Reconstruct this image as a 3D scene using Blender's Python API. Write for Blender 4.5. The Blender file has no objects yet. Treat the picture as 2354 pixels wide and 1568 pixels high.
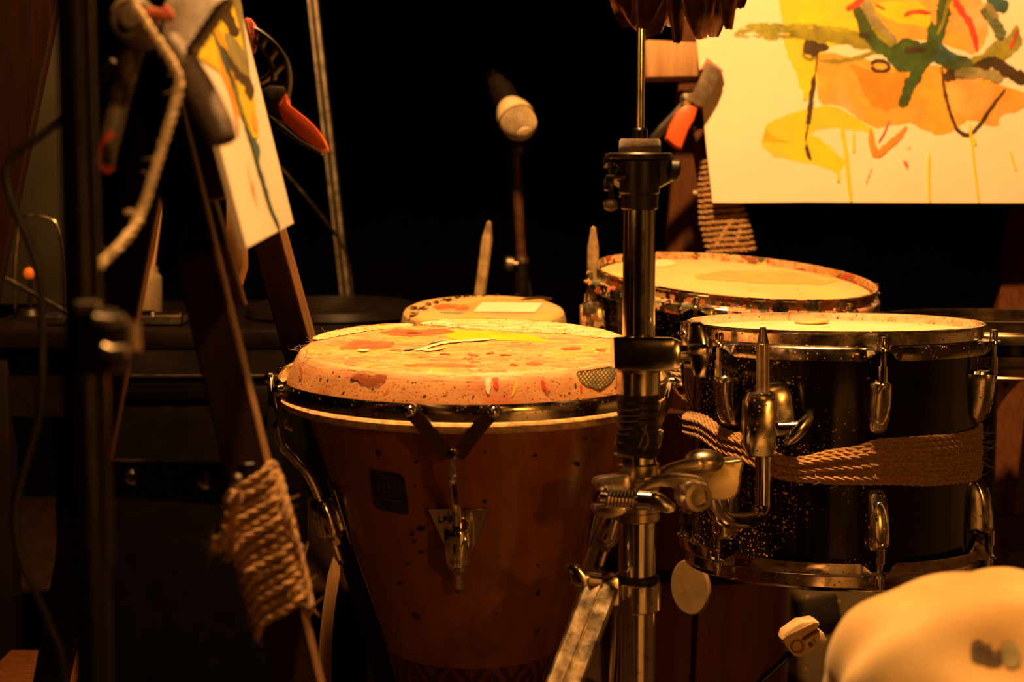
import bpy, bmesh, math, random
from mathutils import Vector, Matrix, noise

# ------------------------------------------------------------------ camera
PI = math.pi
R = math.radians
random.seed(11)
FPX, CX, CY = 4300.0, 1177.0, 784.0
PITCH, CAMH = R(6.0), 0.80
sc = bpy.context.scene
COL = sc.collection
cam_d = bpy.data.cameras.new('camera')
cam = bpy.data.objects.new('camera', cam_d)
COL.objects.link(cam)
cam.location = (0, 0, CAMH)
cam.rotation_euler = (R(90) - PITCH, 0, 0)
cam_d.sensor_width = 36.0
cam_d.sensor_fit = 'HORIZONTAL'
cam_d.lens = FPX * 36.0 / 2354.0
cam_d.clip_start = 0.05
cam_d.clip_end = 50
cam_d.dof.use_dof = True
cam_d.dof.focus_distance = 1.62
cam_d.dof.aperture_fstop = 8.0
sc.camera = cam

# ------------------------------------------------------------------ world and lamps
world = bpy.data.worlds.new('room_air')
sc.world = world
world.use_nodes = True
wb = world.node_tree.nodes['Background']
wb.inputs[0].default_value = (1.0, 0.30, 0.04, 1)
wb.inputs[1].default_value = 0.002


def spot(name, loc, target, power, color, size=95, blend=0.5, radius=0.05):
    d = bpy.data.lights.new(name, 'SPOT')
    d.energy = power
    d.color = color
    d.spot_size = R(size)
    d.spot_blend = blend
    d.shadow_soft_size = radius
    o = bpy.data.objects.new(name, d)
    COL.objects.link(o)
    o.location = loc
    o.rotation_euler = (Vector(target) - Vector(loc)).to_track_quat('-Z', 'Y').to_euler()
    return o


WARM = (1.0, 0.455, 0.125)
AMBER = (1.0, 0.34, 0.035)
spot('stage_lamp_main', (0.02, 1.46, 2.12), (0.06, 1.66, 0.5), 265, WARM, 118, 0.4, 0.05)
spot('stage_lamp_easel', (0.55, 0.25, 1.95), (-0.24, 0.93, 0.93), 45, WARM, 17, 0.5, 0.04)
spot('fill_light_audience', (0.75, -1.35, 1.9), (0.25, 1.7, 0.45), 2.5, AMBER, 50, 0.6, 0.10)  # added weak fill from behind the camera, no visible source
spot('stage_lamp_side', (1.1, -0.7, 1.05), (-0.02, 1.42, 0.58), 18, AMBER, 46, 0.7, 0.06)
spot('reflection_light_wall', (0.9, -0.2, 2.4), (2.2, -0.5, 0.7), 60, WARM, 45, 0.7, 0.05)  # added unseen light; its wall patch gives the chrome tubes bright streaks
spot('reflection_light_floor', (-0.5, -0.5, 2.3), (-0.3, -0.1, 0.0), 5, WARM, 50, 0.6, 0.08)  # added unseen light; brightens the floor for reflections in the chrome

vs = sc.view_settings
vs.view_transform = 'Standard'
vs.look = 'None'
vs.exposure = 0.0
vs.gamma = 1.0
vs.use_curve_mapping = False

# ------------------------------------------------------------------ projection helpers
CP = Vector((0, 0, CAMH))
RT = Vector((1, 0, 0))
FW = Vector((0, math.cos(PITCH), -math.sin(PITCH)))
UP = Vector((0, math.sin(PITCH), math.cos(PITCH)))
ID = Matrix.Identity(4)


def P(x, y, d):
    """point at depth d metres that stands at photograph position x, y"""
    return CP + d * (FW + (x - CX) / FPX * RT - (y - CY) / FPX * UP)


def S(d):
    return d / FPX


def zat(Y, y):
    """height at which a vertical line at distance Y crosses photograph row y"""
    k = -(y - CY) / FPX
    c, s = math.cos(PITCH), math.sin(PITCH)
    return CAMH + Y * (k * c - s) / (c + k * s)


def ray_plane(x, y, p0, n):
    d = P(x, y, 1.0) - CP
    return CP + d * ((Vector(p0) - CP).dot(n) / d.dot(n))


def view_frame(x, y, d, rot=0.0):
    """frame facing the lens: local x right, y up, z towards the lens"""
    m = Matrix((RT, UP, -FW)).transposed().to_4x4()
    m.translation = P(x, y, d)
    return m @ Matrix.Rotation(rot, 4, 'Z')


# ------------------------------------------------------------------ geometry helpers
class G:
    def __init__(s, *items):
        s.v, s.f = [], []
        for it in items:
            s.add(it)

    def add(s, vf, M=None):
        v, f = vf if not isinstance(vf, G) else (vf.v, vf.f)
        o = len(s.v)
        if M is None:
            s.v.extend(Vector(p) for p in v)
        else:
            s.v.extend(M @ Vector(p) for p in v)
        s.f.extend([tuple(i + o for i in q) for q in f])
        return s


class DG(G):
    """decal geometry: also keeps how far inside the mark each vertex lies"""
    def __init__(s, v, f, e):
        s.v, s.f, s.e = [Vector(p) for p in v], list(f), list(e)


def xf(vf, M):
    return G().add(vf, M)


def bm_out(bm):
    bm.verts.ensure_lookup_table()
    bm.verts.index_update()
    v = [p.co.copy() for p in bm.verts]
    f = [tuple(x.index for x in q.verts) for q in bm.faces]
    bm.free()
    return v, f


def lathe(prof, n=48, a0=0.0, a1=2 * PI, zf=None):
    """revolve (radius, z) about local Z; angle 0 looks along -Y. zf(angle, k, r, z) may reshape"""
    full = abs(a1 - a0 - 2 * PI) < 1e-6
    m = n if full else n + 1
    v, f = [], []
    for k, (r, z) in enumerate(prof):
        for i in range(m):
            a = a0 + (a1 - a0) * i / n
            rr, zz = (r, z) if zf is None else zf(a, k, r, z)
            v.append((rr * math.sin(a), -rr * math.cos(a), zz))
    for k in range(len(prof) - 1):
        for i in range(n):
            j = (i + 1) % m
            f.append((k * m + i, (k + 1) * m + i, (k + 1) * m + j, k * m + j))
    return v, f


def disc(r, z, n=48):
    v = [(r * math.sin(2 * PI * i / n), -r * math.cos(2 * PI * i / n), z) for i in range(n)]
    return v, [tuple(range(n))]


def tube(pts, r, n=10, cap=True, closed=False):
    pts = [Vector(p) for p in pts]
    L = len(pts)
    rs = r if isinstance(r, (list, tuple)) else [r] * L
    v, f = [], []
    prev = None
    for i, p in enumerate(pts):
        if closed:
            t = pts[(i + 1) % L] - pts[i - 1]
        else:
            t = pts[min(i + 1, L - 1)] - pts[max(i - 1, 0)]
        if t.length < 1e-9:
            t = Vector((0, 0, 1))
        t.normalize()
        if prev is None:
            u = t.cross(Vector((0.13, 0.31, 0.94)))
            if u.length < 1e-4:
                u = t.cross(Vector((1, 0, 0)))
        else:
            u = prev - t * prev.dot(t)
        u.normalize()
        prev = u
        w = t.cross(u)
        for k in range(n):
            a = 2 * PI * k / n
            v.append(p + rs[i] * (math.cos(a) * u + math.sin(a) * w))
    M = L if closed else L - 1
    for i in range(M):
        j = (i + 1) % L
        for k in range(n):
            l = (k + 1) % n
            f.append((i * n + k, i * n + l, j * n + l, j * n + k))
    if cap and not closed:
        f.append(tuple(reversed(range(n))))
        f.append(tuple((L - 1) * n + k for k in range(n)))
    return v, f


def cat(pts, sub=6):
    """Catmull-Rom through points (vectors of any length)"""
    pts = [Vector(p) for p in pts]
    if len(pts) < 3:
        return [pts[0].lerp(pts[-1], i / sub) for i in range(sub + 1)]
    q = [2 * pts[0] - pts[1]] + pts + [2 * pts[-1] - pts[-2]]
    out = []
    for i in range(1, len(q) - 2):
        a, b, c, d = q[i - 1:i + 3]
        for k in range(sub):
            t = k / sub
            out.append(0.5 * (2 * b + (c - a) * t + (2 * a - 5 * b + 4 * c - d) * t * t + (3 * b - a - 3 * c + d) * t ** 3))
    out.append(pts[-1].copy())
    return out


def resample(pts, step):
    out = [pts[0].copy()]
    acc = 0.0
    for a, b in zip(pts, pts[1:]):
        L = (b - a).length
        if L < 1e-9:
            continue
        d = step - acc
        while d <= L:
            out.append(a.lerp(b, d / L))
            d += step
        acc = L - (d - step)
    return out


def rope(pts, rad, pitch=None, strands=3, n=5, rough=0.12, phase=0.0):
    """twisted cord along a path"""
    pitch = pitch or rad * 7
    pts = resample([Vector(p) for p in pts], pitch / 7)
    L = len(pts)
    g = G()
    frames = []
    prev = None
    for i in range(L):
        t = (pts[min(i + 1, L - 1)] - pts[max(i - 1, 0)]).normalized()
        u = t.cross(Vector((0.1, 0.3, 0.95))) if prev is None else prev - t * prev.dot(t)
        u.normalize()
        prev = u
        frames.append((u, t.cross(u)))
    for s in range(strands):
        q, rr = [], []
        for i in range(L):
            a = phase + 2 * PI * (i / 7.0 + s / strands)
            u, w = frames[i]
            k = 1 + rough * noise.noise(pts[i] * 180 + Vector((s, 0, 0)))
            q.append(pts[i] + rad * 0.5 * k * (math.cos(a) * u + math.sin(a) * w))
            rr.append(rad * 0.58 * (1 + rough * noise.noise(pts[i] * 300 + Vector((0, s * 3, 0)))))
        g.add(tube(q, rr, n))
    return g


def fuzz(points, count, length, rad, bias=Vector((0, 0, 0))):
    """loose fibres standing off a cord"""
    g = G()
    for _ in range(count):
        p = Vector(random.choice(points))
        d = Vector((random.gauss(0, 1), random.gauss(0, 1), random.gauss(0, 1))) + bias
        d.normalize()
        l = length * random.uniform(0.4, 1.2)
        b = Vector((random.gauss(0, 1), random.gauss(0, 1), random.gauss(0, 1))) * l * 0.25
        g.add(tube([p, p + d * l * 0.5 + b * 0.3, p + d * l + b], [rad, rad, rad * 0.4], 3))
    return g


def rbox(sx, sy, sz, bev=0.0, seg=2):
    bm = bmesh.new()
    bmesh.ops.create_cube(bm, size=1.0)
    for p in bm.verts:
        p.co = Vector((p.co.x * sx, p.co.y * sy, p.co.z * sz))
    if bev > 0:
        bmesh.ops.bevel(bm, geom=bm.edges[:], offset=min(bev, min(sx, sy, sz) * 0.45), segments=seg, profile=0.5, affect='EDGES')
    return bm_out(bm)


def prism(poly, t, bev=0.0, seg=2, smooth_edge=True):
    """outline in local XY, thickness from z=0 down to z=-t"""
    bm = bmesh.new()
    vs_ = [bm.verts.new((p[0], p[1], 0)) for p in poly]
    area = sum(poly[i][0] * poly[(i + 1) % len(poly)][1] - poly[(i + 1) % len(poly)][0] * poly[i][1] for i in range(len(poly)))
    if area < 0:
        vs_.reverse()
    fc = bm.faces.new(vs_)
    ex = bmesh.ops.extrude_face_region(bm, geom=[fc])
    nv = [e for e in ex['geom'] if isinstance(e, bmesh.types.BMVert)]
    # the copy becomes the front, the original stays behind
    for p in nv:
        p.co.z = 0
    for p in vs_:
        p.co.z = -t
    bmesh.ops.recalc_face_normals(bm, faces=bm.faces[:])
    if bev > 0:
        ed = [e for e in bm.edges if abs(e.verts[0].co.z - e.verts[1].co.z) < 1e-9]
        try:
            bmesh.ops.bevel(bm, geom=ed, offset=bev, segments=seg, profile=0.5, affect='EDGES', clamp_overlap=True)
        except Exception:
            pass
    bmesh.ops.triangulate(bm, faces=[q for q in bm.faces if len(q.verts) > 4])
    return bm_out(bm)


def px_prism(poly, d, t, bev=0.0, sub=0, seg=2):
    """outline given in photograph positions, standing at depth d with real thickness t"""
    if sub:
        q = [Vector((p[0], p[1], 0)) for p in poly]
        n = len(q)
        out = []
        for i in range(n):
            a, b, c, e = q[i - 1], q[i], q[(i + 1) % n], q[(i + 2) % n]
            for k in range(sub):
                s = k / sub
                out.append(0.5 * (2 * b + (c - a) * s + (2 * a - 5 * b + 4 * c - e) * s * s + (3 * b - a - 3 * c + e) * s ** 3))
        poly = [(p.x, p.y) for p in out]
    cx = sum(p[0] for p in poly) / len(poly)
    cy = sum(p[1] for p in poly) / len(poly)
    k = S(d)
    loc = [((p[0] - cx) * k, -(p[1] - cy) * k) for p in poly]
    return xf(prism(loc, t, bev, seg), view_frame(cx, cy, d))


def px_box(x0, y0, x1, y1, d, t, bev=0.0, rot=0.0, seg=2):
    k = S(d)
    m = view_frame((x0 + x1) / 2, (y0 + y1) / 2, d, rot) @ Matrix.Translation((0, 0, -t / 2))
    return xf(rbox(abs(x1 - x0) * k, abs(y1 - y0) * k, t, bev, seg), m)


def lean(geo, back=0.0, side=0.0):
    """turn a traced shape so that it faces up (back) or sideways (side)"""
    c = sum(geo.v, Vector()) / len(geo.v)
    for p in geo.v:
        d = p - c
        p += FW * (back * d.dot(UP) + side * d.dot(RT))
    return geo


def px_tube(pts, r, n=10, sub=0):
    q = [Vector(p) for p in pts]
    if sub:
        q = cat(q, sub)
    return tube([P(*p) for p in q], r, n)


def beam(p0, p1, w, t, hint=Vector((1, 0, 0)), bev=0.002):
    """squared timber from p0 to p1; w along hint, t across"""
    p0, p1 = Vector(p0), Vector(p1)
    a = (p1 - p0)
    L = a.length
    a.normalize()
    u = (hint - a * hint.dot(a)).normalized()
    m = Matrix((u, a.cross(u), a)).transposed().to_4x4()
    m.translation = (p0 + p1) / 2
    return xf(rbox(w, t, L, bev, 1), m)


def cyl(p0, p1, r0, r1=None, n=20):
    return tube([p0, p1], [r0, r0 if r1 is None else r1], n)


def rod_between(p0, p1, prof, n=16):
    """lathe a (radius, distance) profile along p0 to p1"""
    p0, p1 = Vector(p0), Vector(p1)
    m = (p1 - p0).to_track_quat('Z', 'Y').to_matrix().to_4x4()
    m.translation = p0
    return xf(lathe(prof, n), m)


def sphere(c, r, sx=1, sy=1, sz=1, n=16, M=None):
    prof = [(max(1e-5, r * math.sin(PI * k / (n // 2))), -r * math.cos(PI * k / (n // 2))) for k in range(n // 2 + 1)]
    m = Matrix.Translation(c) @ (M or ID) @ Matrix.Diagonal((sx, sy, sz, 1))
    return xf(lathe(prof, n), m)


# ------------------------------------------------------------------ object helpers
WM = {}


def thing(name, label, cat_, M=None, group=None):
    o = bpy.data.objects.new(name, None)
    COL.objects.link(o)
    M = M if isinstance(M, Matrix) else Matrix.Translation(M or (0, 0, 0))
    o.matrix_world = M
    o.empty_display_size = 0.02
    WM[o.name] = M.copy()
    o['label'] = label
    o['category'] = cat_
    if group:
        o['group'] = group
    return o


def mk(name, geo, mat, parent=None, sharp=35, label=None, cat_=None, group=None, kind=None, fix=True):
    """one mesh object from geometry in world space"""
    if not isinstance(geo, G):
        geo = G(geo)
    if parent is not None:
        M = WM[parent.name]
    else:
        xs = [p.x for p in geo.v]
        ys = [p.y for p in geo.v]
        zs = [p.z for p in geo.v]
        M = Matrix.Translation(((min(xs) + max(xs)) / 2, (min(ys) + max(ys)) / 2, min(zs)))
    inv = M.inverted()
    me = bpy.data.meshes.new(name)
    me.from_pydata([inv @ p for p in geo.v], [], geo.f)
    me.validate()
    if fix:
        bm = bmesh.new()
        bm.from_mesh(me)
        bmesh.ops.recalc_face_normals(bm, faces=bm.faces[:])
        bm.to_mesh(me)
        bm.free()
    me.polygons.foreach_set('use_smooth', [True] * len(me.polygons))
    me.set_sharp_from_angle(angle=R(sharp))
    if getattr(geo, 'e', None):
        at = me.attributes.new('edge', 'FLOAT', 'POINT')
        at.data.foreach_set('value', geo.e)
    me.materials.append(mat)
    me.update()
    o = bpy.data.objects.new(name, me)
    COL.objects.link(o)
    if parent is not None:
        o.parent = parent
    else:
        o.matrix_world = M
    WM[o.name] = M.copy()
    if label:
        o['label'] = label
    if cat_:
        o['category'] = cat_
    if group:
        o['group'] = group
    if kind:
        o['kind'] = kind
    return o


def text_geo(body, size, depth):
    cu = bpy.data.curves.new('lettering', 'FONT')
    cu.body = body
    cu.size = size
    cu.extrude = depth
    cu.align_x = 'CENTER'
    cu.align_y = 'CENTER'
    o = bpy.data.objects.new('lettering_tmp', cu)
    COL.objects.link(o)
    dg = bpy.context.evaluated_depsgraph_get()
    me = o.evaluated_get(dg).to_mesh()
    v = [p.co.copy() for p in me.vertices]
    f = [tuple(q.vertices) for q in me.polygons]
    bpy.data.objects.remove(o)
    bpy.data.curves.remove(cu)
    return v, f


# ------------------------------------------------------------------ materials
class NT:
    def __init__(s, name):
        s.m = bpy.data.materials.new(name)
        s.m.use_nodes = True
        s.t = s.m.node_tree
        s.b = s.t.nodes['Principled BSDF']
        s.tc = s.t.nodes.new('ShaderNodeTexCoord').outputs['Object']

    def n(s, kind, **kw):
        nd = s.t.nodes.new(kind)
        for k, v in kw.items():
            setattr(nd, k, v)
        return nd

    def put(s, sock, v):
        if hasattr(v, 'is_linked') or isinstance(v, bpy.types.NodeSocket):
            s.t.links.new(v, sock)
        else:
            if isinstance(v, (tuple, list)) and len(v) == 3 and sock.type == 'RGBA':
                v = (*v, 1)
            sock.default_value = v

    def scaled(s, sx, sy, sz, src=None):
        mp = s.n('ShaderNodeMapping')
        s.t.links.new(src or s.tc, mp.inputs[0])
        mp.inputs['Scale'].default_value = (sx, sy, sz)
        return mp.outputs[0]

    def noise(s, scale, detail=3, rough=0.5, dist=0.0, vec=None):
        nd = s.n('ShaderNodeTexNoise')
        s.t.links.new(vec or s.tc, nd.inputs['Vector'])
        nd.inputs['Scale'].default_value = scale
        nd.inputs['Detail'].default_value = detail
        nd.inputs['Roughness'].default_value = rough
        nd.inputs['Distortion'].default_value = dist
        return nd.outputs['Fac']

    def ramp(s, fac, lo, hi, c0=None, c1=None):
        nd = s.n('ShaderNodeMapRange')
        s.put(nd.inputs[0], fac)
        nd.inputs[1].default_value = lo
        nd.inputs[2].default_value = hi
        nd.inputs[3].default_value = 0.0 if c0 is None else c0
        nd.inputs[4].default_value = 1.0 if c1 is None else c1
        return nd.outputs[0]

    def math(s, op, a, b=0.0):
        nd = s.n('ShaderNodeMath', operation=op)
        s.put(nd.inputs[0], a)
        s.put(nd.inputs[1], b)
        return nd.outputs[0]

    def mix(s, fac, a, b):
        nd = s.n('ShaderNodeMix', data_type='RGBA')
        s.put(nd.inputs[0], fac)
        s.put(nd.inputs[6], a)
        s.put(nd.inputs[7], b)
        return nd.outputs[2]

    def splat(s, scale, thr, palette, gate=0.5, vec=None, warp=0.25):
        """paint drops: (mask, colour)"""
        src = vec or s.tc
        nz = s.n('ShaderNodeTexNoise')
        s.t.links.new(src, nz.inputs['Vector'])
        nz.inputs['Scale'].default_value = scale * 1.7
        ad = s.n('ShaderNodeVectorMath', operation='MULTIPLY_ADD')
        s.t.links.new(nz.outputs['Color'], ad.inputs[0])
        ad.inputs[1].default_value = (warp / scale,) * 3
        s.t.links.new(src, ad.inputs[2])
        vo = s.n('ShaderNodeTexVoronoi')
        s.t.links.new(ad.outputs[0], vo.inputs['Vector'])
        vo.inputs['Scale'].default_value = scale
        sp = s.n('ShaderNodeSeparateColor')
        s.t.links.new(vo.outputs['Color'], sp.inputs[0])
        size = s.math('MULTIPLY', sp.outputs[1], thr)
        near = s.math('LESS_THAN', vo.outputs['Distance'], size)
        on = s.math('LESS_THAN', sp.outputs[0], gate)
        mask = s.math('MULTIPLY', near, on)
        rp = s.n('ShaderNodeValToRGB')
        rp.color_ramp.interpolation = 'CONSTANT'
        el = rp.color_ramp.elements
        while len(el) < len(palette):
            el.new(0.5)
        for i, c in enumerate(palette):
            el[i].position = i / len(palette)
            el[i].color = (*c, 1)
        s.t.links.new(sp.outputs[2], rp.inputs[0])
        return mask, rp.outputs[0]

    def bump(s, h, strength=0.3, dist=0.001):
        nd = s.n('ShaderNodeBump')
        s.t.links.new(h, nd.inputs['Height'])
        nd.inputs['Strength'].default_value = strength
        nd.inputs['Distance'].default_value = dist
        s.t.links.new(nd.outputs[0], s.b.inputs['Normal'])

    def done(s, col, rough=0.5, metal=0.0, coat=0.0, spec=0.5, sheen=0.0):
        s.put(s.b.inputs['Base Color'], col)
        s.put(s.b.inputs['Roughness'], rough)
        s.put(s.b.inputs['Metallic'], metal)
        s.b.inputs['Coat Weight'].default_value = coat
        s.b.inputs['Coat Roughness'].default_value = 0.12
        s.b.inputs['Specular IOR Level'].default_value = spec
        s.b.inputs['Sheen Weight'].default_value = sheen
        return s.m


def plain(name, col, rough=0.5, metal=0.0, var=0.25, scale=60, bump=0.0, spec=0.5, coat=0.0, sheen=0.0):
    t = NT(name)
    f = t.ramp(t.noise(scale, 4, 0.6), 0.35, 0.7)
    c = t.mix(f, tuple(x * (1 - var) for x in col), tuple(min(1, x * (1 + var * 0.6)) for x in col))
    if bump:
        t.bump(t.noise(scale * 4, 3), bump)
    rr = t.ramp(t.noise(scale * 0.7, 3), 0.3, 0.7, max(0.02, rough * 0.8), min(1, rough * 1.2))
    return t.done(c, rr, metal, coat, spec, sheen)


def wood(name, c0, c1, grain=(160, 160, 9), rough=0.45, coat=0.0, drops=None, spec=0.5):
    t = NT(name)
    v = t.scaled(*grain)
    a = t.noise(1.0, 5, 0.6, 0.6, v)
    c = t.mix(t.ramp(a, 0.3, 0.72), c0, c1)
    b = t.noise(9, 2)
    c = t.mix(t.ramp(b, 0.35, 0.75, 0.0, 0.5), c, c0)
    if drops:
        for d in drops:
            m, col = t.splat(*d)
            c = t.mix(m, c, col)
    t.bump(a, 0.15, 0.0006)
    return t.done(c, rough, 0.0, coat, spec)


CREAM = (0.85, 0.72, 0.42)
YEL = (0.85, 0.55, 0.06)
RED = (0.62, 0.05, 0.03)
PINK = (0.80, 0.22, 0.16)
BLU = (0.05, 0.22, 0.30)
GRN = (0.10, 0.20, 0.03)
DRK = (0.03, 0.02, 0.012)
ORG = (0.80, 0.28, 0.05)
WHT = (0.90, 0.85, 0.72)
SMEAR = [(0.50, 0.20, 0.07), (0.45, 0.26, 0.10), (0.40, 0.08, 0.04), (0.55, 0.36, 0.16), (0.62, 0.30, 0.16), (0.10, 0.12, 0.05), (0.30, 0.12, 0.05), (0.16, 0.20, 0.20)]
PAL = [CREAM, YEL, RED, BLU, WHT, GRN, ORG, PINK]


def chrome_mat(name, dirt=0.25, drops=None, tint=(0.78, 0.75, 0.70), rough=0.10):
    t = NT(name)
    d = t.ramp(t.noise(120, 6, 0.7), 0.60 - dirt * 0.25, 0.72)
    c = t.mix(d, tint, (0.30, 0.17, 0.07))
    c = t.mix(t.ramp(t.noise(26, 4), 0.35, 0.8, 0, dirt), c, (0.42, 0.27, 0.12))
    metal = 1.0
    rr = t.ramp(t.noise(70, 5), 0.3, 0.75, rough, rough + 0.05 + dirt * 0.35)
    if drops:
        mk_ = None
        for dd in drops:
            m, col = t.splat(*dd)
            c = t.mix(m, c, col)
            mk_ = m if mk_ is None else t.math('MAXIMUM', mk_, m)
        metal = t.math('SUBTRACT', 1.0, mk_)
        rr = t.math('MAXIMUM', rr, t.math('MULTIPLY', mk_, 0.45))
    return t.done(c, rr, metal)


MAT = {}
MAT['chrome'] = chrome_mat('chrome', 0.12)
MAT['chrome_worn'] = chrome_mat('worn_chrome', 0.28, rough=0.12)
MAT['chrome_paint'] = chrome_mat('paint_flecked_chrome', 0.35, [(520, 0.50, [(0.45, 0.33, 0.16), (0.50, 0.24, 0.07), (0.25, 0.06, 0.03), (0.10, 0.10, 0.06), (0.55, 0.42, 0.22), DRK], 0.22), (170, 0.26, [(0.45, 0.33, 0.16), (0.50, 0.24, 0.07), (0.25, 0.06, 0.03), (0.10, 0.10, 0.06), (0.55, 0.42, 0.22), DRK], 0.10)])
MAT['chrome_splash'] = chrome_mat('paint_covered_chrome', 0.6, [(55, 1.0, SMEAR, 0.85, None, 0.9), (140, 0.7, SMEAR, 0.6, None, 0.6), (420, 0.45, PAL, 0.25)])
MAT['dull_metal'] = chrome_mat('dull_grey_metal', 0.3, tint=(0.52, 0.47, 0.40), rough=0.26)
MAT['rust_chrome'] = chrome_mat('rust_pitted_chrome', 0.75, tint=(0.82, 0.72, 0.55), rough=0.2)
MAT['dark_chrome'] = chrome_mat('smoky_chrome', 0.3, tint=(0.20, 0.17, 0.13), rough=0.22)
MAT['cast_metal'] = chrome_mat('cast_nickel', 0.18, tint=(0.70, 0.62, 0.50), rough=0.24)
MAT['black_metal'] = plain('black_coated_metal', (0.010, 0.007, 0.005), 0.38, 0.0, 0.2, spec=0.3)
MAT['black_plastic'] = plain('black_plastic', (0.022, 0.017, 0.013), 0.42, 0.0, 0.3, bump=0.1)
MAT['grey_plastic'] = plain('dusty_black_plastic', (0.15, 0.115, 0.085), 0.5, 0.0, 0.35, 90, 0.25)
MAT['rubber'] = plain('black_rubber', (0.010, 0.008, 0.006), 0.6)
MAT['felt'] = plain('dusty_grey_felt', (0.20, 0.14, 0.10), 0.95, 0.0, 0.4, 300, 0.8, sheen=0.5)
MAT['orange'] = plain('orange_plastic', (0.85, 0.13, 0.035), 0.38, 0.0, 0.12)
MAT['pink_pad'] = plain('worn_pink_rubber', (0.78, 0.19, 0.12), 0.55, 0.0, 0.3, 80, 0.3)
MAT['easel'] = wood('dark_stained_wood', (0.014, 0.005, 0.002), (0.040, 0.014, 0.0045), rough=0.5, spec=0.2)
MAT['easel_brown'] = wood('brown_painted_wood', (0.055, 0.018, 0.005), (0.13, 0.044, 0.012), rough=0.55, spec=0.15, drops=[(70, 0.25, [YEL, CREAM, GRN], 0.12)])
MAT['lit_worn_wood'] = wood('lit_worn_bare_wood', (0.14, 0.065, 0.022), (0.30, 0.16, 0.065), rough=0.6)  # paler wood paints in the lit right edges of the legs, plus wear
MAT['red_wood'] = wood('red_brown_wood', (0.020, 0.0055, 0.002), (0.045, 0.013, 0.004))
MAT['rod_paint'] = plain('paint_dulled_steel', (0.42, 0.30, 0.16), 0.45, 0.3, 0.5, 70, 0.2)
MAT['pale_wood'] = wood('pale_pine', (0.36, 0.19, 0.08), (0.62, 0.38, 0.18), rough=0.6)
MAT['djembe'] = wood('varnished_ash', (0.24, 0.070, 0.008), (0.44, 0.155, 0.020), (70, 70, 5), 0.30, 0.25,
                     [(55, 0.16, [DRK, (0.10, 0.02, 0.01), DRK], 0.30), (24, 0.11, [DRK, RED], 0.30)])
MAT['barrel'] = wood('reddish_drum_wood', (0.13, 0.040, 0.011), (0.24, 0.080, 0.022), (90, 90, 6), 0.38, 0.15)
MAT['rope'] = plain('jute_rope', (0.50, 0.29, 0.12), 0.95, 0.0, 0.4, 350, 0.5, sheen=0.3)
MAT['rope_pale'] = plain('pale_cotton_rope', (0.86, 0.66, 0.40), 0.95, 0.0, 0.35, 350, 0.5, sheen=0.3)
MAT['paper'] = plain('drawing_paper', (0.86, 0.80, 0.66), 0.8, 0.0, 0.05, 8, 0.05)
MAT['tape'] = plain('black_cloth_tape', (0.020, 0.014, 0.010), 0.48, 0.0, 0.4, 120, 0.3)
MAT['white_tape'] = plain('cream_masking_tape', (0.88, 0.82, 0.62), 0.75, 0.0, 0.06, 30)
MAT['beige'] = plain('beige_plastic', (0.78, 0.56, 0.33), 0.5, 0.0, 0.25, 60, 0.1)
MAT['cream_felt'] = plain('cream_beater_face', (0.28, 0.19, 0.08), 0.8, 0.0, 0.2, 40, 0.2)
MAT['black_case'] = plain('black_laminate', (0.004, 0.003, 0.002), 0.5, spec=0.12)
MAT['table'] = plain('dark_table_wood', (0.007, 0.0035, 0.0016), 0.5, 0.0, 0.4, 20, spec=0.2)
MAT['olive'] = plain('dark_olive_paint', (0.022, 0.018, 0.006), 0.6, 0.0, 0.4, 8)
MAT['wall'] = plain('black_wall_paint', (0.0022, 0.0017, 0.0012), 0.9, 0.0, 0.3, 6, spec=0.05)
MAT['plaster'] = plain('ochre_plaster', (0.12, 0.075, 0.035), 0.85, 0.0, 0.35, 3)
MAT['side_plaster'] = plain('pale_side_plaster', (0.45, 0.33, 0.18), 0.85, 0.0, 0.3, 3)
MAT['floor'] = wood('floor_boards', (0.030, 0.015, 0.007), (0.060, 0.030, 0.014), (40, 4, 40), 0.5)


def hide_top():
    t = NT('painted_hide')
    streak = t.noise(1.0, 6, 0.72, 0.0, t.scaled(34, 150, 34))
    base = t.mix(t.ramp(streak, 0.36, 0.64), (0.52, 0.22, 0.085), (0.86, 0.50, 0.22))
    c = t.mix(t.ramp(t.noise(12, 5, 0.7), 0.48, 0.62, 0, 0.75), base, (0.72, 0.17, 0.08))
    c = t.mix(t.ramp(t.noise(9, 5, 0.7, 0.4, t.scaled(1, 1.4, 1)), 0.50, 0.62, 0, 0.75), c, (0.84, 0.46, 0.08))
    c = t.mix(t.ramp(t.noise(1.0, 5, 0.8, 0.0, t.scaled(60, 210, 60)), 0.53, 0.60, 0, 0.75), c, (0.90, 0.68, 0.36))
    c = t.mix(t.ramp(t.noise(1.0, 4, 0.8, 0.0, t.scaled(80, 260, 80)), 0.60, 0.66, 0, 0.7), c, (0.42, 0.13, 0.05))
    for d in [(130, 0.42, [(0.70, 0.14, 0.07), (0.74, 0.20, 0.10), CREAM, (0.30, 0.30, 0.20), YEL, (0.70, 0.16, 0.08)], 0.40), (420, 0.45, [(0.55, 0.20, 0.08), (0.86, 0.66, 0.34), (0.40, 0.12, 0.05)], 0.40)]:
        m, col = t.splat(*d)
        c = t.mix(m, c, col)
    t.bump(streak, 0.6, 0.0015)
    return t.done(c, 0.65)


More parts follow.
